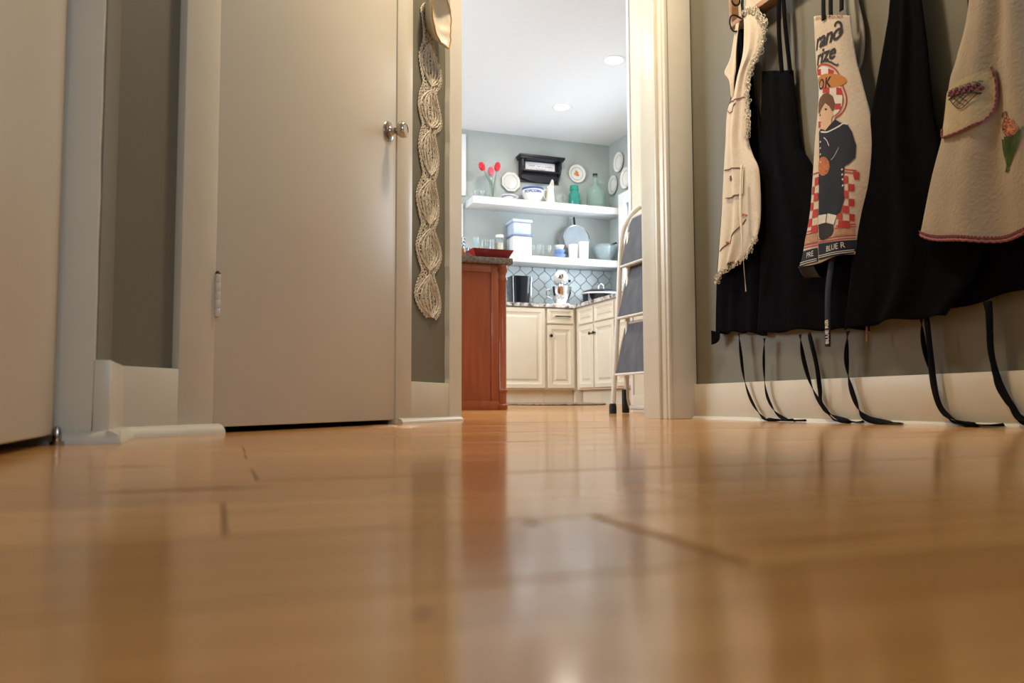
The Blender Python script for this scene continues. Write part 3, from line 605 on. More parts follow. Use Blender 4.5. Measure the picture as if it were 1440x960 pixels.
# printed apron
a = thing('printed_apron', (1.78, 2.02, .50), 'printed cotton apron with a child in a navy sailor suit and red checks', 'apron')
c = Cloth(PC_ROWS, 1.772, .0045, 1.15, 2.2, .020); c.sheet('cloth', 'print_cloth', a, 44, 90)
c.patch('check_medallion', [[(2.067, 1.114), (2.052, 1.124), (2.026, 1.118), (1.995, 1.102), (1.972, 1.076), (1.949, 1.025), (1.942, .989), (1.946, .966), (1.962, .95), (1.987, .945), (2.066, .947)]], 'white_print', a, .0020)
c.patch('red_check', [[(2.065, 1.124), (2.039, 1.117), (2.04, 1.096), (2.066, 1.106)], [(2.001, 1.103), (1.977, 1.085), (1.978, 1.07), (2.002, 1.086)], [(2.035, 1.058), (1.998, 1.043), (1.999, 1.023), (2.036, 1.037)], [(1.968, 1.03), (1.949, 1.02), (1.943, .996), (1.969, 1.006)], [(1.976, .981), (1.949, .972), (1.953, .955), (1.977, .962)], [(2.066, .955), (2.056, .955), (2.054, .935), (2.066, .935)]], 'red_print', a, .0026)
mb = MB(); c.flat(mb, [(2.066, 1.119), (2.059, 1.129), (2.033, 1.128), (2.001, 1.113), (1.974, 1.091), (1.957, 1.068), (1.938, 1.017), (1.927, .984), (1.931, .957), (1.95, .941), (1.981, .936)], .0024, .002)
c.flat(mb, [(1.950, 1.02), (1.940, .986), (1.944, .962), (1.958, .948), (1.978, .941)], .0014, .003); mb.build('medallion_ring', 'red_print', a)
c.patch('hat_print', [[(1.924, 1.033), (1.931, 1.027), (1.952, 1.027), (1.981, 1.033), (2.015, 1.046), (2.046, 1.062), (2.062, 1.076), (2.066, 1.089), (2.062, 1.095), (2.044, 1.097), (2.013, 1.09), (1.98, 1.077), (1.95, 1.061), (1.93, 1.046)]], 'orange_print', a, .0034)
letter(c, 'hat_lettering', 'OK', 2.063, 1.057, .045, 'navy_print', a, slope=-.22, lift=.0044, bold=.0012, spacing=1.15, shear=.2)
c.patch('face_print', [[(2.063, .98), (2.048, .993), (2.022, 1.0), (2.001, .981), (1.986, .965), (1.983, .953), (1.993, .94), (1.997, .926), (2.016, .918), (2.044, .93), (2.056, .95), (2.063, .969)], [(2.05, .943), (1.996, .93), (1.991, .915), (2.016, .909), (2.047, .926)]], 'skin_print', a, .0034)
c.patch('hair_print', [[(2.066, .983), (2.066, 1.015), (2.056, 1.028), (2.03, 1.033), (2.005, 1.026), (1.984, 1.007), (1.976, .981), (1.98, .963), (1.989, .961), (2.001, .981), (2.022, 1.0), (2.041, .991), (2.058, .978)]], 'hair_print', a, .0042)
c.patch('eye_print', [[(2.012, .976), (2.016, .974), (2.023, .977), (2.027, .981), (2.023, .983), (2.016, .981)], [(2.049, .97), (2.051, .968), (2.056, .97), (2.058, .974), (2.056, .976), (2.051, .975)]], 'ink', a, .0046)
c.patch('mouth_print', [[(2.058, .953), (2.050, .949), (2.044, .947), (2.051, .945)]], 'red_print', a, .0046)
c.patch('trousers_print', [[(2.065, .758), (1.947, .727), (1.947, .677), (1.963, .641), (1.984, .633), (2.018, .64), (2.024, .657), (2.033, .65), (2.067, .653)]], 'navy_print', a, .0030)
c.patch('jacket_print', [[(2.062, .92), (2.051, .927), (2.026, .912), (1.997, .915), (1.978, .933), (1.954, .914), (1.925, .9), (1.909, .873), (1.896, .826), (1.901, .79), (1.924, .778), (1.942, .776), (1.95, .726), (2.066, .756), (2.061, .853)]], 'navy_print', a, .0036)
mb = MB(); c.flat(mb, [(2.05, .917), (2.016, .905), (1.985, .904), (1.961, .905), (1.94, .907), (1.924, .899)], .0022, .0045); mb.build('collar_stripe', 'white_print', a); c.fstroke('scarf_line', [(2.033, .893), (2.018, .878), (2.008, .858)], .0014, 'white_print', a, .0045); c.fstroke('sleeve_line', [(1.965, .84), (1.985, .82), (2.0, .812)], .0008, 'white_print', a, .0045)
for (y, z) in ((1.952, .768), (1.951, .752), (1.950, .737), (1.950, .718), (2.052, .885), (2.053, .865), (2.053, .845), (2.052, .82)): MB().lathe([(.0034, 0), (.003, .0012), (0, .0016)], c.at(y, z, .0042), 8, Matrix.Rotation(R(-90), 4, 'Y')).build('button_print', 'white_print', a)
c.patch('pie_print', [[(2.007, .794), (2.011, .782), (2.02, .774), (2.034, .772), (2.048, .776), (2.060, .785), (2.066, .798), (2.067, .812), (2.064, .825), (2.058, .833), (2.046, .835), (2.031, .831), (2.018, .821), (2.01, .808)]], 'crust_print', a, .0048)
c.patch('sock_print', [[(2.067, .653), (2.03, .649), (2.035, .621), (2.065, .623)], [(2.024, .65), (1.981, .634), (1.995, .608), (2.028, .622)]], 'white_print', a, .0034)
c.patch('shoe_print', [[(2.068, .624), (2.035, .623), (1.998, .609), (1.996, .589), (2.011, .576), (2.049, .57), (2.066, .581)]], 'shoe_print', a, .0044)
c.patch('red_check', [[(2.090, .78), (2.067, .778), (2.068, .754), (2.093, .755)], [(2.108, .756), (2.093, .755), (2.096, .73), (2.112, .731)], [(2.096, .73), (2.069, .727), (2.07, .702), (2.1, .705)], [(2.118, .706), (2.1, .704), (2.103, .68), (2.122, .681)], [(2.103, .679), (2.071, .676), (2.072, .651), (2.107, .654)], [(2.130, .655), (2.107, .654), (2.11, .629), (2.137, .631)], [(2.11, .628), (2.073, .625), (2.074, .6), (2.113, .604)]], 'red_print', a, .0026)
c.patch('red_check', [[(1.952, .75), (1.929, .742), (1.931, .72), (1.953, .727)], [(1.93, .719), (1.909, .712), (1.912, .691), (1.932, .697)], [(1.954, .705), (1.931, .697), (1.933, .675), (1.955, .682)], [(1.932, .674), (1.914, .668), (1.918, .647), (1.934, .652)], [(1.956, .659), (1.933, .652), (1.935, .629), (1.957, .637)], [(1.934, .629), (1.919, .624), (1.923, .603), (1.936, .607)], [(1.973, .617), (1.935, .607), (1.937, .584), (1.977, .595)], [(1.912, .752), (1.892, .745), (1.895, .722), (1.909, .727)], [(1.975, .64), (1.957, .637), (1.958, .615), (1.98, .622)]], 'red_print', a, .0026)
c.patch('floral_band', [[(2.148, .602), (2.074, .597), (2.073, .572), (2.155, .578)], [(1.99, .592), (1.925, .584), (1.926, .566), (2.0, .574)]], 'tan_print', a, .0024)
for q in ([(2.143, .616), (2.074, .611)], [(2.147, .608), (2.074, .602)], [(2.155, .574), (2.072, .568)], [(2.156, .566), (2.072, .56)], [(1.986, .602), (1.921, .595)], [(1.992, .596), (1.921, .588)], [(2.069, .576), (1.925, .562)], [(2.069, .568), (1.925, .554)], [(1.954, .771), (1.9, .751)], [(1.955, .762), (1.902, .743)], [(2.11, .797), (2.067, .792)]): c.fstroke('border_line', q, .0017, 'red_print', a, .0022)
c.patch('hem_band', [[(2.160, .556), (2.075, .552), (2.075, .5075), (2.178, .5065)], [(2.071, .563), (1.923, .549), (1.930, .509), (2.071, .511)]], 'navy_print', a, .0028)
for q in ([(2.172, .519), (2.077, .517)], [(2.174, .512), (2.077, .511)], [(2.070, .5245), (1.932, .520)], [(2.070, .5185), (1.932, .5145)]): c.fstroke('hem_line', q, .0010, 'white_print', a, .0060)
letter(c, 'hem_lettering', 'PRE', 2.134, .528, .025, 'white_print', a, slope=.03, lift=.0045)
letter(c, 'hem_lettering', 'BLUE R', 2.034, .531, .025, 'white_print', a, slope=.0, lift=.0045)
letter(c, 'script_lettering', 'rano', 2.070, 1.188, .072, 'ink', a, slope=-.10, lift=.0035, shear=.35, bold=.0012, spacing=.92)
letter(c, 'script_lettering', 'rize', 2.068, 1.138, .066, 'ink', a, slope=-.14, lift=.0035, shear=.35, bold=.0012, spacing=.98)
c.fstroke('script_flourish', [(1.951, 1.190), (1.944, 1.207), (1.946, 1.222), (1.955, 1.231), (1.965, 1.228), (1.966, 1.220)], .0034, 'ink', a, .0035); c.fstroke('script_flourish', [(2.02, 1.134), (1.99, 1.118), (1.965, 1.098), (1.955, 1.098)], .0026, 'ink', a, .0035)
mb = MB()
for k in range(9):
    y = 2.055-.0135*k; z = 1.288-.0055*k
    c.flat(mb, [(y+.006, z), (y, z+.005), (y-.006, z), (y, z-.004), (y+.005, z)], .0011, .0025)
mb.build('top_border', 'tan_print', a)
for y0, x_ in ((2.012, 1.768), (1.985, 1.772), (1.945, 1.778)):
    ribbon('neck_strap', [(x_, y0, 1.262), (x_+.005, y0+.002, 1.36), (x_+.012, y0*.6+1.99*.4, 1.47), (1.778, 1.992, 1.553)], .017, 'black_ribbon', a)
MB().grid(lambda u, v: Vector((1.778+.03*v+.012*math.sin(u*3.1), 2.176-.075*u, .508-.035*math.sin(v*1.57)-.01*u)), 12, 8).build('turned_hem', 'shoe_print', a, solid=.002)
tp = ribbon('tie', [(1.79, 2.03, .52), (1.776, 2.036, .42), (1.774, 2.040, .33), (1.776, 2.046, .237)], .024, 'navy_print', a)
vs, fs = text_polys('BLUE RIB', .019, bold=.0006)
MB().add([(1.7715, 2.036-.0015*(v.x*0)+v.y+.0, .335-v.x) if False else (1.7725, 2.047-.006+v.y*1.0-.003, .245+v.x) for v in vs], fs).build('tape_lettering', 'white_print', tp, recalc=False, smooth=False)

# big black apron
a = thing('black_apron', (1.80, 1.8, .28), 'black apron hanging between the printed apron and the embroidered apron', 'apron', 'black aprons on the rack')
c = Cloth(BD_ROWS, 1.790, .007, 2.3, .4, .008, sag=-.01); c.sheet('cloth', 'black_cloth', a)
ribbon('neck_strap', [(1.795, 1.715, 1.475), (1.79, 1.716, 1.51), (1.776, 1.715, 1.553)], .03, 'black_cloth', a)
wall_tie('tie', [(1.992, .282), (2.001, .196), (1.99, .12), (1.958, .045), (1.916, .013), (1.794, .006)], a, .0145, tw=3)
wall_tie('tie', [(1.714, .297), (1.71, .229), (1.695, .151), (1.667, .055), (1.63, .015), (1.577, .007), (1.48, .006)], a, .0135, tw=3.1)
ribbon('loose_tape', [(1.80, 1.905, .34), (1.80, 1.907, .29), (1.80, 1.908, .242)], .008, 'brown_thread', a)
a = thing('black_apron', (1.815, 1.5, .30), 'black apron showing below the hem of the embroidered apron', 'apron', 'black aprons on the rack')
c = Cloth(BE_ROWS, 1.815, .005, 2.0, 0, .006, sag=-.005); c.sheet('cloth', 'black_cloth', a)
ribbon('neck_strap', [(1.812, 1.52, 1.475), (1.80, 1.48, 1.52), (1.779, 1.442, 1.552)], .02, 'black_cloth', a)
wall_tie('tie', [(1.693, .30), (1.683, .189), (1.677, .131), (1.66, .05), (1.61, .014), (1.55, .006)], a, .011, tw=-2.2, x_=1.808)
wall_tie('tie', [(1.511, .315), (1.509, .214), (1.498, .126), (1.469, .073), (1.446, .039), (1.42, .017), (1.36, .006)], a, .0155, tw=2.6)
wall_tie('tie', [(1.50, .315), (1.50, .2), (1.485, .12), (1.455, .06), (1.43, .02), (1.38, .008), (1.30, .006)], a, .0125, tw=-2.9, x_=1.807)
# embroidered apron
a = thing('embroidered_apron', (1.765, 1.43, .44), 'natural linen half apron with an embroidered basket pocket and pink trimmed hem', 'apron')
c = Cloth(C2_ROWS, 1.745, .010, 2.1, 3.9, .024, sag=.05, topamp=.6); c.sheet('cloth', 'natural_cloth', a, 60, 80)
ribbon('neck_strap', [(1.75, 1.42, 1.45), (1.75, 1.43, 1.50), (1.772, 1.44, 1.552)], .03, 'natural_cloth', a)
pk_o = [(1.573, .868), (1.52, .872), (1.47, .868), (1.421, .872), (1.411, .829), (1.413, .79), (1.42, .768), (1.44, .748), (1.465, .743), (1.491, .740), (1.543, .743), (1.583, .752), (1.590, .775)]
pk = c.patch('pocket', [pk_o], 'pocket_cloth', a, .006, .018)
mb = MB(); pl = pk_o[3:]; c.line(mb, pl, .0034, .0075, n=60); mb.build('pocket_trim', 'pink_thread', pk)
mb = MB(); P = curve([(0, p[0], p[1]) for p in pl], 44)
for i in range(0, 44, 2): c.line(mb, [(P[i].y, P[i].z), (P[i+1].y, P[i+1].z)], .0022, .0105, n=2)
mb.build('pocket_stitching', 'purple_thread', pk)
mb = MB(); c.line(mb, [(1.549, 0.838), (1.496, 0.834), (1.443, 0.815)], .0020, .009)
for q in ([(1.543, 0.834), (1.500, 0.796), (1.448, 0.818)], [(1.527, 0.833), (1.490, 0.801)], [(1.509, 0.832), (1.478, 0.806)], [(1.472, 0.823), (1.515, 0.808)], [(1.490, 0.828), (1.529, 0.819)]): c.line(mb, q, .0011, .009)
mb.build('basket_embroidery', 'ink', pk)
mb = MB()
for k in range(15):
    y = 1.544-.0072*k; z = .845+.006*math.sin(k*2.1)-.0012*k+.004
    c.line(mb, [(y-.005, z-.003), (y, z+.003), (y+.005, z-.002)], .0036, .009)
mb.build('blossom_embroidery', 'purple_thread', pk)
mb = MB()
for k in range(9):
    y = 1.553-.0137*k; z = .858-.0018*k 
    c.line(mb, [(y-.005, z), (y+.005, z+.004)], .0015, .009)
mb.build('leaf_embroidery', 'green_thread', pk)
mb = MB()
for k in range(9): c.line(mb, [(1.393-.002*abs(k-4)+.001*k, .608), (1.400-.005*k, .65), (1.406-.0085*k, .69+.004*(k % 3))], .0015, .004)
mb.build('iris_leaf', 'green_thread', a)
def loop(y, z, ry, rz, tilt): return [(y+ry*math.cos(t_)*math.cos(tilt)-rz*math.sin(t_)*math.sin(tilt), z+ry*math.cos(t_)*math.sin(tilt)+rz*math.sin(t_)*math.cos(tilt)) for t_ in [i*math.pi/4 for i in range(9)]]
for (y, z, ry, rz, tl) in ((1.392, .722, .010, .017, .3), (1.372, .715, .010, .016, -.5), (1.383, .700, .013, .009, .2), (1.362, .698, .010, .012, -.9)):
    mb = MB(); c.line(mb, loop(y, z, ry, rz, tl), .0016, .004, n=24); c.line(mb, loop(y, z, ry*.55, rz*.55, tl), .0024, .004, n=16); c.line(mb, [(y-ry*.5, z), (y+ry*.5, z)], .003, .004); mb.build('iris_petal', 'peach_thread', a)
mb = MB(); c.line(mb, [(1.402, .742), (1.398, .752), (1.388, .75), (1.386, .738), (1.394, .73), (1.402, .715), (1.396, .70), (1.384, .69), (1.37, .686), (1.358, .684)], .0014, .0055, n=50); mb.build('iris_outline', 'purple_thread', a)
mb = MB(); P = [c.pt(i/120, 1) for i in range(121)]
mb.tube([p+Vector((-.003, 0, .004)) for p in P], .0026, 5); mb.tube([p+Vector((-.002, 0, -.003-.0025*abs(math.sin(i*.8)))) for i, p in enumerate(P)], .0038, 5); mb.build('hem_trim', 'pink_thread', a)
mb = MB()
for i in range(0, 119, 2): mb.tube([P[i]+Vector((-.0055, 0, .006)), P[i+1]+Vector((-.0055, 0, .006))], .0018, 4)
mb.build('hem_stitching', 'purple_thread', a)

# ------------------------------------------------------------------ lamps
def disk_light(name, loc, size, power, col, parent):
    l = bpy.data.lights.new(name, 'AREA'); l.shape = 'DISK'; l.size = size; l.energy = power; l.color = col
    o = bpy.data.objects.new(name, l); COL.objects.link(o); place(o, loc, parent); return o
def downlight(x_, y, label, power=6):
    a = thing('recessed_light', (x_, y, KC), label, 'ceiling light', 'recessed kitchen lights')
    MB().lathe([(.066, -.001), (.070, -.006), (.088, -.005), (.092, 0)], (x_, y, KC), 28).build('trim_ring', 'white_gloss', a)
    MB().lathe([(.066, -.0035), (0, -.0035)], (x_, y, KC), 28).build('lens', 'lens', a)
    disk_light('lamp', (x_, y, KC-.008), .12, power, (1, .9, .78), a)
downlight(2.90, 5.655, 'recessed ceiling light above the middle of the kitchen floor')
downlight(2.918, 6.737, 'recessed ceiling light closest to the kitchen shelves')
downlight(2.90, 4.55, 'recessed ceiling light beside the tall pantry cabinet')
downlight(.95, 5.20, 'recessed ceiling light over the cherry island', 5)
downlight(1.15, 3.75, 'recessed ceiling light just inside the doorway', 6)
a = thing('flush_lamp', (1.05, 2.3, HC), 'round flush lamp on the hall ceiling', 'ceiling light')
MB().lathe([(.15, 0), (.155, -.02), (.14, -.03)], (1.05, 2.3, HC), 32).build('base', 'nickel', a)
MB().lathe([(.14, -.028), (.13, -.06), (.09, -.09), (.04, -.105), (0, -.108)], (1.05, 2.3, HC), 32).build('globe', 'lens', a)
disk_light('lamp', (1.05, 2.3, HC-.115), .22, 19, (1, .80, .58), a)

# ------------------------------------------------------------------ kitchen cabinets
def panel(mb, O, U, Nn, wd, z0, z1, fr=.05):
    """framed raised-panel front: O lower corner at floor level, U along the front, Nn towards the room"""
    O, U, Nn = Vector(O), Vector(U), Vector(Nn); vs = []
    rings = [(0, 0), (0, .018), (.003, .021), (fr-.012, .021), (fr-.004, .015), (fr+.012, .010), (fr+.020, .010), (fr+.036, .018)]
    for ins, dp in rings:
        i2 = min(ins, wd*.42, (z1-z0)*.42)
        for (a_, z) in ((i2, z0+i2), (wd-i2, z0+i2), (wd-i2, z1-i2), (i2, z1-i2)): vs.append(O+U*a_+Nn*dp+Vector((0, 0, z)))
    n_ = len(rings); fs = [(k*4+i, k*4+(i+1) % 4, k*4+4+(i+1) % 4, k*4+4+i) for k in range(n_-1) for i in range(4)]+[(4*n_-4, 4*n_-3, 4*n_-2, 4*n_-1), (3, 2, 1, 0)]
    return mb.add(vs, fs)
def knob(p, Nn, parent):
    q = Vector((0, 0, 1)).rotation_difference(Vector(Nn)).to_matrix().to_4x4()
    return MB().lathe([(.009, 0), (.008, .003), (.005, .007), (.006, .013), (.014, .018), (.016, .023), (.012, .028), (0, .030)], p, 14, q).build('knob', 'bronze', parent)
def base_unit(name, label, O, U, Nn, wd, depth, parts, zb=.19, zt=.954):
    O, U, Nn = Vector(O), Vector(U), Vector(Nn)
    c0 = O+U*wd/2-Nn*depth/2
    a = thing(name, (c0.x, c0.y, zf(c0.y)), label, 'cabinet')
    M = Matrix(((U.x, -Nn.x, 0, O.x), (U.y, -Nn.y, 0, O.y), (0, 0, 1, 0), (0, 0, 0, 1)))
    MB().box(0, wd, .0, depth, zb, zt, M).build('body', 'cream_paint', a, smooth=False)
    y_front = (O-Nn*.06).y
    zl = min(zf((O-Nn*.06).y), zf((O+U*wd-Nn*.06).y))-.001
    MB().box(0, wd, .06, .08, zl, zb, M).build('toe_kick', 'cream_paint', a, smooth=False)
    for kind, a0, a1, z0, z1, hw in parts:
        f = panel(MB(), O+U*a0+Nn*.001, U, Nn, a1-a0, z0, z1, .05 if kind == 'door' else .032).build(kind, 'cream_paint', a, ang=15)
        if hw is None: continue
        if hw[0] == 'knob': knob(O+U*hw[1]+Nn*.022+Vector((0, 0, hw[2])), Nn, f)
        else:
            p0 = O+U*hw[1]+Nn*.022+Vector((0, 0, hw[2])); p1 = O+U*hw[3]+Nn*.022+Vector((0, 0, hw[2]))
            MB().tube([p0, p0+Nn*.022, p0.lerp(p1, .03)+Nn*.026, p0.lerp(p1, .97)+Nn*.026, p1+Nn*.022, p1], .0055, 8).build('pull', 'bronze', f)
    return a
XU, XN = (1, 0, 0), (0, -1, 0); YU, YN = (0, -1, 0), (-1, 0, 0)
base_unit('base_cabinet', 'cream base cabinet with one wide framed panel beside the cherry island', (2.20, 7.0, 0), XU, XN, .65, .60, [('door', .012, .638, .205, .943, None)])
base_unit('base_cabinet', 'narrow cream base cabinet with a black bar pull on its drawer', (2.852, 7.0, 0), XU, XN, .30, .60, [('drawer', .012, .278, .805, .943, ('pull', .092, .872, .236)), ('door', .012, .278, .205, .790, ('knob', .040, .690))])
base_unit('base_cabinet', 'cream base cabinet in the corner under the slow cooker', (3.16, 6.985, 0), YU, YN, .405, .66, [('drawer', .075, .393, .790, .935, None), ('door', .075, .393, .205, .772, ('knob', .365, .69))])
MB().box(3.153, 3.24, 7.002, 7.055, .05, .953).build('corner_filler', 'cream_paint', bpy.data.objects['base_cabinet.001'], smooth=False)
base_unit('base_cabinet', 'cream base cabinet beside the folded step ladder', (3.16, 6.578, 0), YU, YN, .405, .66, [('drawer', .012, .393, .790, .935, None), ('door', .012, .393, .205, .772, ('knob', .04, .69))])
base_unit('base_cabinet', 'cream base cabinet at the near end of the window run', (3.16, 6.171, 0), YU, YN, .80, .66, [('drawer', .012, .393, .790, .935, None), ('drawer', .407, .788, .790, .935, None), ('door', .012, .393, .205, .772, None), ('door', .407, .788, .205, .772, None)])
mb = MB(); mb.prism([(2.20, 6.965, .955), (3.125, 6.965, .955), (3.125, 5.36, .955), (3.839, 5.36, .955), (3.839, 7.619, .955), (2.20, 7.619, .955)], (0, 0, .032))
tag(mb.build('worktop', 'granite'), 'speckled pale granite worktop running round the kitchen corner', 'worktop')
# cherry island
zi = zf(4.7)
a = thing('kitchen_island', (1.1, 5.15, zi), 'cherry wood kitchen island with dark granite top', 'island')
MB().box(.55, 1.60, 4.70, 5.60, zi, .911).build('body', 'cherry', a, smooth=False)
MB().cbox(1.555, 1.603, 4.688, 4.70, zi, .911, .002).cbox(.55, .60, 4.688, 4.70, zi, .911, .002).cbox(.60, 1.555, 4.688, 4.70, .862, .911, .002).build('panel_frame', 'cherry', a)
MB().cbox(.55, 1.605, 4.684, 4.70, zi, .082, .004).build('base_board', 'cherry', a)
pr = [(.030, zi), (.034, zi+.01), (.034, zi+.028), (.026, zi+.034), (.026, zi+.10), (.031, zi+.106), (.033, zi+.118), (.026, zi+.128), (.026, .80), (.030, .81), (.033, .826), (.027, .838), (.027, .86), (.034, .872), (.034, .911)]
for yy in (4.70, 5.60): MB().lathe(pr, (1.628, yy, 0), 18).build('turned_post', 'cherry', a)
MB().cbox(1.598, 1.606, 4.72, 5.58, zi, .911, .002).build('end_panel', 'cherry', a)
MB().cbox(.50, 1.685, 4.655, 5.65, .912, .951, .006).build('countertop', 'dark_granite', a)
# tray and cups on the island
def tray(mb, x0, x1, y0, y1, z0, hh, fl_, th=.004):
    o0 = [(x0+fl_, y0+fl_), (x1-fl_, y0+fl_), (x1-fl_, y1-fl_), (x0+fl_, y1-fl_)]; o1 = [(x0, y0), (x1, y0), (x1, y1), (x0, y1)]
    i1 = [(x0+th, y0+th), (x1-th, y0+th), (x1-th, y1-th), (x0+th, y1-th)]; i0 = [(x0+fl_+th, y0+fl_+th), (x1-fl_-th, y0+fl_+th), (x1-fl_-th, y1-fl_-th), (x0+fl_+th, y1-fl_-th)]
    vs = [(p[0], p[1], z) for q, z in ((o0, z0), (o1, z0+hh), (i1, z0+hh), (i0, z0+th)) for p in q]
    return mb.add(vs, [(3, 2, 1, 0), (12, 13, 14, 15)]+[(k*4+i, k*4+(i+1) % 4, k*4+4+(i+1) % 4, k*4+4+i) for k in range(3) for i in range(4)])
tr_ = tray(MB(), 1.437, 1.70, 4.68, 5.08, .951, .055, .028).build('serving_tray', 'red_tray', smooth=False)
tag(tr_, 'glossy dark red serving tray on the island top', 'tray')
for k, (x_, y) in enumerate(((1.402, 4.83), (1.53, 5.14))):
    a = thing('patterned_tumbler', (x_, y, .951), ['blue and amber patterned tumbler against the edge of the doorway', 'blue and amber patterned tumbler behind the red tray'][k], 'tumbler', 'patterned tumblers on the island')
    MB().lathe([(.022, 0), (.028, .145), (.026, .145), (.021, .004), (0, .004)], (x_, y, .951), 18).build('glass', 'clear_glass', a)
    MB().lathe([(.0235, .004), (.0265, .075), (.0252, .075), (.0225, .006)], (x_, y, .951), 18).build('amber_band', 'amber', a)
    mb = MB()
    for j in range(9):
        an = j*2*math.pi/9
        for zz in (.09, .112, .133): mb.lathe([(.006, 0), (.006, .001), (0, .0012)], (x_+.0285*math.cos(an+zz*40), y+.0285*math.sin(an+zz*40), .951+zz), 6, Matrix.Rotation(an+zz*40, 4, 'Z') @ Matrix.Rotation(R(90), 4, 'Y'))
    mb.build('blue_pattern', 'blue_print', a)

# ------------------------------------------------------------------ pantry and folded step ladder
pz = zf(3.2)
a = thing('pantry_cabinet', (2.42, 3.55, pz), 'tall cream pantry cabinet standing just inside the kitchen doorway', 'cabinet')
MB().box(2.14, 2.70, 3.09, 4.0, zf(3.09)-.0, 2.55).build('body', 'cream_paint', a, smooth=False)
MB().cbox(2.132, 2.15, 3.975, 4.004, .016, 2.55, .003).build('edge_trim', 'white_gloss', a)
MB().cbox(2.128, 2.141, 3.10, 3.975, .014, .11, .003).build('plinth', 'cream_paint', a)
yF, yN = 3.78, 3.34
a = thing('step_ladder', (1.96, 3.56, zf(3.56)), 'folded white step ladder with three grey treads leaning by the pantry', 'ladder')
rail = [(1.909, .03), (1.925, .25), (1.948, .58), (1.968, .88), (1.985, .975), (2.02, 1.04), (2.06, 1.082), (2.085, 1.10)]
pts = curve([(x_, yF, z) for x_, z in rail], 28); pts2 = curve([(x_, yN, z) for x_, z in reversed(rail)], 28)
MB().tube(pts+[Vector((2.092, yF-.02, 1.104)), Vector((2.092, yN+.02, 1.104))]+pts2, .0135, 10).build('front_frame', 'ladder_paint', a)
for yy in (yF, yN): MB().lathe([(.019, zf(yy)+.0), (.019, zf(yy)+.035), (.016, zf(yy)+.05)], (1.909, yy, 0), 14).build('rubber_foot', 'dark_rubber', a)
for (xb, zb_, xt, zt_) in ((1.958, .77, 2.018, 1.029), (1.938, .501, 2.006, .776), (1.921, .21, 1.985, .477)):
    d_ = Vector((xt-xb, 0, zt_-zb_)); hh = d_.length; d_.normalize(); nn = Vector((-d_.z, 0, d_.x))
    def sp(y, q, off): return Vector((xb, y, zb_))+d_*q+nn*off
    y0, y1 = yN+.012, yF-.006; tp = .012
    out = [sp(y1, 0, 0), sp(y1, .02, 0), sp(y1-tp, hh-.03, 0), sp(y1-tp-.02, hh, 0), sp(y0+tp+.02, hh, 0), sp(y0+tp, hh-.03, 0), sp(y0, .02, 0), sp(y0, 0, 0)]
    stp = MB().prism(out, nn*-.022).build('step', 'ladder_paint', a, smooth=False)
    g = .009; inn = [sp(y1-g, g, .0005), sp(y1-g-tp, hh-.034, .0005), sp(y1-tp-.026, hh-g, .0005), sp(y0+tp+.026, hh-g, .0005), sp(y0+g+tp, hh-.034, .0005), sp(y0+g, g, .0005)]
    MB().prism(inn, nn*.003).build('tread', 'step_tread', stp, smooth=False)
    MB().tube(out+[], .0065, 6, closed=True).build('step_rim', 'ladder_paint', stp)
rear = [(1.995, .95), (1.985, .6), (1.972, .16), (1.976, .075), (1.985, .048)]
P1 = curve([(x_, yF-.035, z) for x_, z in rear], 20); P2 = curve([(x_, yN+.035, z) for x_, z in reversed(rear)], 20)
MB().tube(P1+[Vector((1.988, yF-.06, .044)), Vector((1.988, yN+.06, .044))]+P2, .0125, 8).build('rear_frame', 'ladder_paint', a)
for yy in (yF-.03, yN+.03): MB().cbox(1.952, 1.982, yy-.014, yy+.014, zf(yy)+.002, .135, .004).build('rear_foot', 'dark_rubber', a)

# ------------------------------------------------------------------ backsplash: one glazed lantern tile beside the other
bs = MB().box(2.262, 3.84, 7.612, 7.62, .987, 1.436).build('backsplash', 'grout', wb, smooth=False)
TW, TH = .132, .158
def ogee(cx_, cz, n_=9):
    pr_ = [(max(0, TW/2*(math.cos(math.pi*t_)+1)/2-.003), t_*(TH/2-.004)) for t_ in [-1+2*i/(2*n_) for i in range(2*n_+1)]]
    return [(cx_+w_, cz+z) for w_, z in pr_]+[(cx_-w_, cz+z) for w_, z in reversed(pr_[1:-1])]
def clip(poly, k, lim, keep_less):
    out = []
    for i in range(len(poly)):
        p, q = poly[i], poly[(i+1) % len(poly)]; ip = (p[k] <= lim) == keep_less or p[k] == lim; iq = (q[k] <= lim) == keep_less or q[k] == lim
        if ip: out.append(p)
        if ip != iq:
            t_ = (lim-p[k])/(q[k]-p[k]); out.append((p[0]+(q[0]-p[0])*t_, p[1]+(q[1]-p[1])*t_))
    return out
for rr in range(8):
    for cc in range(14):
        cx_ = 2.30+cc*TW+(TW/2 if rr % 2 else 0); cz = 1.02+rr*TH/2
        q = ogee(cx_, cz)
        for k, lim, ls in ((0, 3.838, True), (0, 2.264, False), (1, 1.433, True), (1, .989, False)):
            if len(q) > 2: q = clip(q, k, lim, ls)
        if len(q) < 3: continue
        MB().prism([(p[0], 7.612, p[1]) for p in q], (0, -.005-random.uniform(0, .0012), 0)).build('tile', 'tile_glaze', bs, smooth=False)

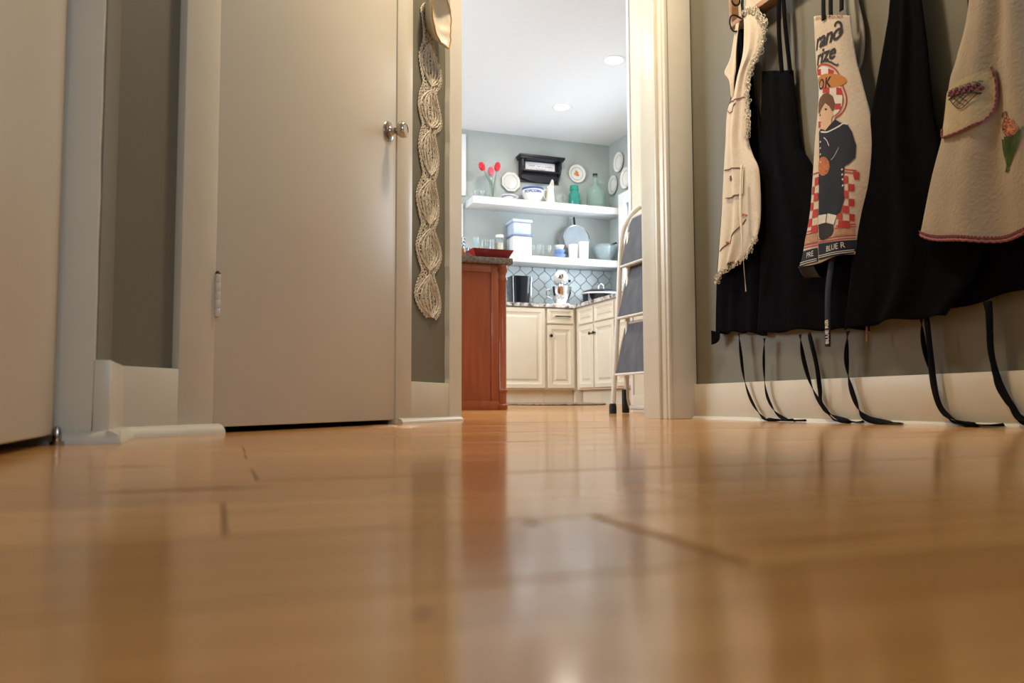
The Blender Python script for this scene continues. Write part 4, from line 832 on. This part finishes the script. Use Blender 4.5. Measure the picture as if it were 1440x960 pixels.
# ------------------------------------------------------------------ shelves
US, LS = 2.05, 1.505
tag(MB().cbox(2.262, 3.838, 7.36, 7.619, 1.98, US, .003).build('floating_shelf', 'shelf_white'), 'thick white floating shelf under the black wall cubby', 'shelf')
tag(MB().cbox(2.262, 3.838, 7.36, 7.619, 1.436, LS, .003).build('floating_shelf', 'shelf_white'), 'thick white floating shelf just above the tiled backsplash', 'shelf')
def turned(name, prof, x_, y, z, mt, label, cat, group=None, n_=24, **k):
    return tag(MB().lathe(prof, (x_, y, z), n_, **k).build(name, mt), label, cat, group)
def ring(mb, c_, Nn, rad, wire, n_=26, m_=6):
    q = Vector((0, 0, 1)).rotation_difference(Vector(Nn)).to_matrix()
    return mb.tube([Vector(c_)+q @ Vector((rad*math.cos(i*2*math.pi/n_), rad*math.sin(i*2*math.pi/n_), 0)) for i in range(n_)], wire, m_, closed=True)
# vase of tulips
a = thing('tulip_vase', (2.505, 7.50, US), 'clear glass vase holding three red tulips', 'vase')
MB().lathe([(.034, 0), (.040, .02), (.036, .10), (.030, .17), (.045, .262), (.042, .262), (.027, .17), (.033, .10), (.036, .02), (0, .008)], (2.505, 7.50, US), 22).build('glass', 'clear_glass', a)
for k, (dx, zz, mt) in enumerate(((-.100, .335, 'tulip_red'), (-.018, .292, 'tulip_pink'), (.040, .345, 'tulip_red'))):
    MB().tube(curve([(2.505, 7.50+.006*k, US+.02), (2.505+dx*.25, 7.50, US+.15), (2.505+dx*.65, 7.495, US+.24), (2.505+dx, 7.49, US+zz-.03)], 14), .0035, 6).build('stem', 'stem_green', a)
    M = Matrix.Rotation(dx*4, 4, 'Y'); b_ = MB()
    for j in range(6):
        an = j*math.pi/3; rr = .010 if j % 2 else .014
        b_.lathe([(.006, -.006), (.024, .014), (.028, .040), (.018, .068), (.003, .080)], Vector((2.505+dx, 7.49, US+zz-.04))+(M @ Vector((rr*math.cos(an), rr*math.sin(an), 0))), 8, M @ Matrix.Rotation(an, 4, 'Z'), .55, 1)
    b_.build('blossom', mt, a)
MB().tube(curve([(2.51, 7.49, US+.04), (2.515, 7.485, US+.16), (2.53, 7.475, US+.24)], 10), [.006, .009, .011, .012, .013, .013, .012, .010, .007, .004, .001], 6, flat=.25).tube(curve([(2.50, 7.49, US+.04), (2.49, 7.485, US+.15), (2.455, 7.475, US+.22)], 10), [.006, .009, .011, .012, .013, .013, .012, .010, .007, .004, .001], 6, flat=.25).build('leaf', 'stem_green', a)
for k, (x_, y) in enumerate(((2.34, 7.52), (2.395, 7.50))):
    turned('cut_glass_cup', [(.016, 0), (.018, .004), (.008, .012), (.022, .03), (.034, .085), (.032, .085), (.019, .03), (0, .016)], x_, y, US, 'clear_glass', ['small cut glass cup at the bare end of the upper shelf', 'small cut glass cup standing next to the tulip vase'][k], 'glass', 'cut glass cups')
# plates
def plate(name, C_, Nn, rad, label, sides=28, mt='ceramic', deco=None, rim='grey_pattern', ry=1.0, group=None):
    q = Vector((0, 0, 1)).rotation_difference(Vector(Nn)).to_matrix().to_4x4()
    if sides < 12: q = q @ Matrix.Rotation(math.pi/sides, 4, 'Z')
    a = thing(name, C_, label, 'plate', group)
    MB().lathe([(.5*rad, 0), (.62*rad, .004), (rad, .020), (rad*.985, .0235), (.62*rad, .008), (0, .006)], C_, sides, q, 1, ry).build('dish', mt, a, ang=25)
    C2 = Vector(C_)
    if rim:
        mb = MB(); mb.tube([C2+q @ Vector((rad*.70*math.cos(i*2*math.pi/28), rad*.70*ry*math.sin(i*2*math.pi/28), .013)) for i in range(28)], .0022, 4, closed=True); mb.build('rim_line', rim, a)
    if deco:
        mb = MB()
        for k in range(7):
            an = k*2.4; rr = .006+.022*(k/7)
            mb.lathe([(.013, 0), (.010, .003), (0, .004)], C2+q @ Vector((rr*math.cos(an), rr*math.sin(an), .007)), 7, q)
        mb.build('flower', deco, a)
    return a
plate('octagonal_plate', (2.731, 7.618, 2.285), (0, -1, 0), .104, 'white eight-sided plate hanging beside the tulips', 8)
plate('flower_plate', (3.459, 7.618, 2.437), (0, -1, 0), .095, 'round white plate with an orange flower in its middle', 30, deco='flower_orange', rim='gold_rim')
plate('wall_plate', (3.838, 7.374, 2.53), (-1, 0, 0), .103, 'small white plate hanging highest in the corner by the window', 24, group='small plates on the window wall')
plate('wall_plate', (3.838, 7.507, 2.325), (-1, 0, 0), .100, 'small white plate hanging closest to the shelf corner', 24, group='small plates on the window wall')
plate('wall_plate', (3.838, 7.225, 2.325), (-1, 0, 0), .108, 'small white plate hanging just above the window casing', 24, group='small plates on the window wall')
# black wall cubby with paper sign
a = thing('wall_cubby', (3.03, 7.62, 2.30), 'black painted wall cubby with a paper sign inside', 'wall shelf')
MB().box(2.82, 3.25, 7.60, 7.619, 2.30, 2.54).build('back_board', 'black_paint', a, smooth=False)
MB().cbox(2.79, 3.28, 7.49, 7.619, 2.53, 2.555, .004).cbox(2.80, 3.27, 7.50, 7.619, 2.515, 2.532, .003).build('cornice', 'black_paint', a)
for xs in (2.82, 3.232): MB().prism([(xs, 7.60, 2.54), (xs, 7.515, 2.54), (xs, 7.512, 2.44), (xs, 7.53, 2.40), (xs, 7.57, 2.36), (xs, 7.60, 2.31)], (.018, 0, 0)).build('side', 'black_paint', a, smooth=False)
MB().cbox(2.838, 3.232, 7.52, 7.60, 2.392, 2.408, .002).build('shelf_board', 'black_paint', a)
MB().prism([(2.838, 7.592, 2.392), (3.232, 7.592, 2.392), (3.232, 7.592, 2.335), (3.17, 7.592, 2.312), (3.035, 7.592, 2.298), (2.90, 7.592, 2.312), (2.838, 7.592, 2.335)], (0, -.015, 0)).build('apron_board', 'black_paint', a, smooth=False)
sg = thing('paper_sign', (3.045, 7.59, 2.409), 'white paper sign with two lines of handwriting in the cubby', 'sign')
MB().box(2.885, 3.205, 7.593, 7.598, 2.409, 2.508).build('card', 'paper', sg, smooth=False)
mb = MB()
def scrawl(x0, x1, z, hgt):
    n_ = int((x1-x0)/.006); return mb.tube([Vector((x0+(x1-x0)*i/n_, 7.591, z+hgt*(.5*math.sin(i*2.1)+.5*math.sin(i*1.3+1)))) for i in range(n_+1)], .0016, 4)
scrawl(2.915, 2.985, 2.470, .010); scrawl(3.01, 3.05, 2.470, .011); scrawl(3.066, 3.078, 2.468, .008); scrawl(3.096, 3.18, 2.469, .011); scrawl(3.0, 3.10, 2.435, .012)
mb.build('handwriting', 'navy_print', sg)
# upper shelf goods
a = thing('gravy_dish', (2.66, 7.48, US), 'low white dish with a blue band under the eight-sided plate', 'dish')
MB().lathe([(.035, 0), (.045, .012), (.075, .062), (.072, .062), (.042, .014), (0, .010)], (2.66, 7.48, US), 26, None, 1, .8).build('bowl', 'ceramic', a)
ring(MB(), (2.66, 7.48, US+.045), (0, 0, 1), .0625, .004).build('band', 'blue_print', a)
MB().tube(curve([(2.735, 7.48, US+.06), (2.755, 7.48, US+.062), (2.757, 7.48, US+.045), (2.72, 7.48, US+.035)], 10), .004, 6).build('handle', 'ceramic', a)
a = thing('popcorn_bowl', (2.922, 7.49, US), 'white popcorn bowl with a blue printed rim', 'bowl')
MB().lathe([(.050, 0), (.056, .008), (.082, .03), (.103, .08), (.108, .15), (.104, .15), (.098, .08), (.075, .034), (0, .012)], (2.922, 7.49, US), 32).build('bowl', 'ceramic', a)
MB().lathe([(.1085, .152), (.1092, .143), (.1088, .132), (.1080, .132), (.1080, .152)], (2.922, 7.49, US), 32).build('rim_band', 'blue_print', a)
vs, fs = text_polys('POPCORN', .040, bold=.0012)
wd = max(v.x for v in vs); mb = MB()
mb.add([(2.922+.1085*math.sin((v.x-wd/2)/.1085-.32), 7.49-.1085*math.cos((v.x-wd/2)/.1085-.32), US+.092+v.y) for v in vs], fs); mb.build('lettering', 'blue_print', a, recalc=False, smooth=False)
a = thing('white_pitcher', (3.115, 7.50, US), 'white ceramic creamer with a tall peaked spout', 'pitcher')
b_ = MB(); n_ = 20; prof = [(.034, 0), (.044, .012), (.047, .05), (.040, .10), (.034, .14), (.036, .17), (.038, .19)]; vs = []
for (r_, z) in prof:
    for i in range(n_):
        an = 2*math.pi*i/n_; pk_ = max(0, z-.10)/.09*.085*max(0, math.cos(an-.4))**2
        vs.append((3.115+r_*math.cos(an)-.25*pk_*.3, 7.50+r_*math.sin(an), US+z+pk_))
b_.add(vs, [(j*n_+i, j*n_+(i+1) % n_, (j+1)*n_+(i+1) % n_, (j+1)*n_+i) for j in range(len(prof)-1) for i in range(n_)]+[tuple(reversed(range(n_)))]); b_.build('body', 'ceramic_warm', a, solid=.004)
MB().tube(curve([(3.08, 7.50, US+.15), (3.05, 7.50, US+.155), (3.045, 7.50, US+.09), (3.075, 7.50, US+.05)], 12), .006, 6).build('handle', 'ceramic_warm', a)
MB().lathe([(.02, 0), (.026, .02), (.018, .045), (.006, .055), (0, .056)], (3.085, 7.435, US), 14).build('finial_lid', 'ceramic_warm', a)
a = thing('glass_mug', (3.205, 7.47, US), 'clear glass mug with a round handle', 'mug')
MB().lathe([(.032, 0), (.036, .006), (.038, .11), (.035, .11), (.033, .01), (0, .008)], (3.195, 7.47, US), 22).build('glass', 'clear_glass', a)
ring(MB(), (3.243, 7.465, US+.085), (0, 1, .2), .030, .005, 18).build('handle', 'clear_glass', a)
turned('mason_jar', [(.052, 0), (.058, .008), (.059, .12), (.052, .145), (.042, .158), (.042, .172), (.048, .178), (.048, .195), (.044, .198), (.044, .226), (.040, .226), (.038, .16), (.050, .13), (.053, .012), (0, .010)], 3.380, 7.50, US, 'teal_glass', 'teal green glass jar without a lid', 'jar')
a = thing('glass_jug', (3.612, 7.49, US), 'large pale green glass jug with a dark stopper', 'jug')
MB().lathe([(.075, 0), (.088, .008), (.092, .03), (.092, .16), (.086, .20), (.060, .235), (.032, .255), (.025, .275), (.024, .325), (.028, .330), (.028, .345), (.022, .345), (.020, .275), (.056, .228), (.082, .195), (.088, .16), (.088, .03), (0, .012)], (3.612, 7.49, US), 28).build('glass', 'green_glass', a)
MB().lathe([(.022, .335), (.022, .345), (.026, .347), (.025, .368), (0, .369)], (3.612, 7.49, US), 16).build('stopper', 'bronze', a)
ring(MB(), (3.66, 7.47, US+.285), (.3, 1, 0), .020, .006, 16).build('handle', 'green_glass', a)
# lower shelf goods
a = thing('storage_bin', (2.772, 7.49, LS), 'tall white plastic storage bin with a grey rim', 'bin')
MB().cbox(2.675, 2.875, 7.39, 7.59, LS, 1.700, .018).build('body', 'bin_white', a)
MB().cbox(2.667, 2.883, 7.382, 7.598, 1.698, 1.714, .006).build('rim', 'grey_rim', a)
a = thing('storage_tub', (2.772, 7.49, 1.7145), 'bluish translucent plastic tub stacked on the white bin', 'tub')
MB().cbox(2.682, 2.868, 7.395, 7.585, 1.715, 1.835, .016).build('body', 'frost_plastic', a)
MB().cbox(2.667, 2.880, 7.382, 7.598, 1.832, 1.862, .010).build('lid', 'frost_plastic', a)
tum = [(.026, 0), (.028, .006), (.032, .15), (.030, .15), (.026, .008), (0, .008)]
for k, (x_, y) in enumerate(((2.40, 7.47), (2.445, 7.53), (2.478, 7.46))):
    turned('glass_tumbler', tum, x_, y, LS, 'clear_glass', ['clear straight tumbler beside the fluted goblet', 'clear straight tumbler at the back of the glasses row', 'clear straight tumbler next to the lidded jar'][k], 'tumbler', 'tumblers on the lower shelf')
turned('goblet', [(.030, 0), (.028, .004), (.006, .010), (.006, .05), (.014, .065), (.030, .10), (.036, .165), (.034, .165), (.027, .10), (0, .06)], 2.325, 7.48, LS, 'blue_glass', 'fluted pale blue glass goblet', 'goblet')
a = thing('storage_jar', (2.567, 7.48, LS), 'lidded glass jar of oats beside the white bin', 'jar')
MB().lathe([(.038, 0), (.042, .006), (.042, .15), (.036, .165), (.036, .18), (.033, .18), (.039, .15), (.039, .008), (0, .006)], (2.567, 7.48, LS), 22).build('glass', 'clear_glass', a)
MB().lathe([(0, .007), (.0375, .009), (.0375, .125), (0, .128)], (2.567, 7.48, LS), 20).build('oats', 'oats', a)
MB().lathe([(.040, .176), (.041, .178), (.041, .200), (.038, .204), (0, .205)], (2.567, 7.48, LS), 22).build('lid', 'ceramic_warm', a)
wine = [(.024, 0), (.022, .003), (.004, .008), (.004, .045), (.016, .06), (.024, .09), (.021, .135), (.0195, .135), (.022, .09), (0, .056)]
for k, (x_, y) in enumerate(((2.925, 7.50), (2.975, 7.46), (3.03, 7.50), (3.085, 7.46))):
    turned('small_goblet', wine, x_, y, LS, 'clear_glass', ['small stemmed glass closest to the white bin', 'small stemmed glass, second out from the white bin', 'small stemmed glass, second out from the blue bowls', 'small stemmed glass closest to the blue bowls'][k], 'glass', 'stemmed glasses', 18)
for k in range(3):
    turned('plastic_bowl', [(.040-.004*k, 0), (.044-.004*k, .004), (.062-.006*k, .045), (.060-.006*k, .045), (.040-.004*k, .006), (0, .006)], 3.195, 7.46, LS+.046*k, 'blue_plastic' if k < 2 else 'ceramic', ['blue bowl at the bottom of the small stack', 'blue bowl in the middle of the small stack', 'white cup topping the stack of blue bowls'][k], 'bowl', 'small stacked bowls')
for k, (x_, r_, hh) in enumerate(((3.333, .049, .150), (3.445, .057, .180))):
    turned('white_canister', [(r_*.86, 0), (r_*.9, .004), (r_, hh), (r_*.95, hh), (r_*.85, .008), (0, .008)], x_, 7.44, LS, 'ceramic', ['shorter plain white mug below the strainer', 'taller plain white mug below the strainer'][k], 'mug', 'white mugs')
a = thing('strainer', (3.415, 7.60, 1.60), 'large round mesh strainer with a black handle hanging on the wall', 'strainer')
q = Matrix.Rotation(R(90), 4, 'X')
MB().lathe([(.140, 0), (.125, -.018), (.09, -.030), (.045, -.037), (0, -.039)], (3.415, 7.535, 1.735), 30, Matrix.Rotation(R(-90), 4, 'X') @ Matrix.Scale(-1, 4, (0, 0, 1))).build('mesh_bowl', 'mesh_steel', a)
ring(MB(), (3.415, 7.533, 1.735), (0, 1, 0), .143, .0055, 40).build('rim', 'chrome', a)
MB().tube([(3.398, 7.535, 1.875), (3.396, 7.54, 1.90), (3.393, 7.545, 1.962)], [.013, .016, .014], 10, flat=.7).build('handle', 'black_gloss', a)
a = thing('strainer', (3.375, 7.61, 1.60), 'darker rimmed mesh strainer hanging behind the large pale one', 'strainer')
q = Vector((0, 0, 1)).rotation_difference(Vector((0, 1, 0))).to_matrix().to_4x4()
MB().lathe([(.136, 0), (.120, .010), (.06, .020), (0, .023)], (3.372, 7.594, 1.725), 32, q).build('mesh_bowl', 'mesh_steel', a)
ring(MB(), (3.372, 7.590, 1.725), (0, 1, 0), .139, .0065, 40).build('rim', 'nickel', a)
MB().tube([(3.380, 7.592, 1.862), (3.382, 7.60, 1.96)], .008, 8, flat=.5).build('handle', 'nickel', a)
bowlp = [(.06, 0), (.065, .005), (.10, .06), (.128, .12), (.134, .150), (.130, .150), (.096, .06), (.06, .010), (0, .008)]
turned('mixing_bowl', bowlp, 3.70, 7.485, LS, 'blue_glass', 'pale blue glass mixing bowl at the end of the lower shelf', 'bowl')
turned('mixing_bowl', [(r_*.8, z+.018) for r_, z in bowlp], 3.70, 7.485, LS+.006, 'blue_glass', 'smaller glass bowl nested in the pale blue mixing bowl', 'bowl')
a = tag(MB().tube(curve([(3.775, 7.46, 1.655), (3.74, 7.44, 1.665), (3.78, 7.42, 1.69), (3.81, 7.41, 1.70)], 12), [.005]*6+[.009]*7, 8, flat=.5).build('measuring_spoon', 'black_gloss'), 'black spoon handle lying across the glass mixing bowl', 'spoon')

# ------------------------------------------------------------------ worktop appliances
CT = .987
a = thing('air_fryer', (2.69, 7.28, CT), 'glossy black tapered canister appliance with a chrome edge', 'appliance')
def taper(x0, x1, y0, y1, z0, z1, k_, bev):
    bm = bmesh.new(); cx_, cy_ = (x0+x1)/2, (y0+y1)/2
    vs = [bm.verts.new((cx_+(x-cx_)*(k_ if z == z0 else 1), cy_+(y-cy_)*(k_ if z == z0 else 1), z)) for z in (z0, z1) for y in (y0, y1) for x in (x0, x1)]
    for f in [(0, 2, 3, 1), (4, 5, 7, 6), (0, 1, 5, 4), (2, 6, 7, 3), (0, 4, 6, 2), (1, 3, 7, 5)]: bm.faces.new([vs[i] for i in f])
    bmesh.ops.bevel(bm, geom=[e_ for e_ in bm.edges if abs(e_.verts[0].co.z-e_.verts[1].co.z) > .05], offset=bev, segments=4, affect='EDGES', profile=.5)
    bm.verts.index_update(); mb = MB().add([v.co.copy() for v in bm.verts], [tuple(v.index for v in f.verts) for f in bm.faces]); bm.free(); return mb
taper(2.588, 2.79, 7.18, 7.40, CT, 1.268, .88, .04).build('body', 'black_gloss', a)
MB().tube([(2.778, 7.20, CT+.01), (2.782, 7.19, 1.15), (2.784, 7.19, 1.262)], .006, 8).build('chrome_edge', 'chrome', a)
MB().cbox(2.60, 2.778, 7.20, 7.38, 1.266, 1.276, .004).build('lid', 'black_gloss', a)
a = thing('stand_mixer', (3.145, 7.32, CT), 'cream stand mixer with a polished steel bowl', 'mixer')
MB().cbox(3.055, 3.235, 7.14, 7.50, CT, CT+.035, .015).build('base', 'ceramic_warm', a)
MB().cbox(3.095, 3.195, 7.40, 7.49, CT+.03, CT+.25, .03).build('column', 'ceramic_warm', a)
hd = [(0, 0), (.04, .006), (.062, .03), (.070, .09), (.070, .20), (.064, .28), (.045, .33), (0, .345)]
MB().lathe(hd, (3.145, 7.16, CT+.302), 24, Matrix.Rotation(R(-90), 4, 'X'), 1, .95).build('motor_head', 'ceramic_warm', a)
MB().lathe([(.034, 0), (.034, .012), (.028, .016), (0, .016)], (3.145, 7.165, CT+.302), 18, Matrix.Rotation(R(90), 4, 'X')).build('hub_cap', 'chrome', a)
MB().lathe([(.022, 0), (.026, .05)], (3.145, 7.245, CT+.205), 14).build('beater_shaft', 'chrome', a)
ring(MB(), (3.145, 7.245, CT+.238), (0, 0, 1), .068, .006).build('head_band', 'chrome', a)
bw = MB().lathe([(.050, .035), (.055, .045), (.078, .08), (.100, .14), (.105, .195), (.108, .20), (.102, .20), (.097, .14), (.072, .08), (0, .048)], (3.145, 7.245, CT), 30).build('mixing_bowl', 'chrome', a)
MB().tube(curve([(3.045, 7.225, CT+.18), (3.012, 7.215, CT+.175), (3.008, 7.215, CT+.12), (3.055, 7.225, CT+.09)], 14), .007, 8).build('bowl_handle', 'chrome', bw)
MB().lathe([(.013, 0), (.013, .02), (.01, .024), (0, .024)], (3.218, 7.30, CT+.27), 12, Matrix.Rotation(R(90), 4, 'Y')).build('speed_knob', 'black_gloss', a)
bpy.data.objects['stand_mixer'].rotation_euler.z = R(-23)
a = thing('slow_cooker', (3.57, 7.30, CT), 'oval black slow cooker with a pale rim and looped lid handle', 'slow cooker')
MB().lathe([(.155, 0), (.17, .01), (.178, .04), (.188, .150), (.19, .156)], (3.57, 7.30, CT), 36, None, 1.03, .72).build('body', 'black_gloss', a)
MB().lathe([(.188, .152), (.199, .155), (.199, .168), (.190, .170)], (3.57, 7.30, CT), 36, None, 1.03, .72).build('rim', 'ceramic', a)
ld = MB().lathe([(.193, .170), (.188, .180), (.15, .197), (.08, .208), (0, .212)], (3.57, 7.30, CT), 36, None, 1.03, .72).build('lid', 'black_gloss', a)
MB().tube(curve([(3.545, 7.30, CT+.205), (3.542, 7.30, CT+.24), (3.57, 7.30, CT+.262), (3.598, 7.30, CT+.24), (3.595, 7.30, CT+.205)], 16), .0065, 8).build('lid_handle', 'chrome', ld)
MB().cbox(3.365, 3.395, 7.27, 7.33, CT+.055, CT+.085, .006).cbox(3.745, 3.775, 7.27, 7.33, CT+.055, CT+.085, .006).build('side_handle', 'black_gloss', a)
MB().cbox(3.515, 3.575, 7.155, 7.165, CT+.095, CT+.108, .002).build('badge', 'chrome', a)

# braided rug in front of the cabinets
a = thing('braided_rug', (2.66, 6.42, zf(6.42)), 'thin oval braided rug on the kitchen floor before the cabinets', 'rug')
for k in range(9):
    rx, ry = .10+.045*k, .03+.044*k; mb = MB(); n_ = 60
    mb.tube([(2.66+rx*math.cos(i*2*math.pi/n_), 6.42+ry*math.sin(i*2*math.pi/n_), zf(6.42+ry*math.sin(i*2*math.pi/n_))+.007+.0015*math.sin(i*2.9)) for i in range(n_)], .020, 6, closed=True, flat=.3)
    mb.build('braid', 'rug_braid', a)
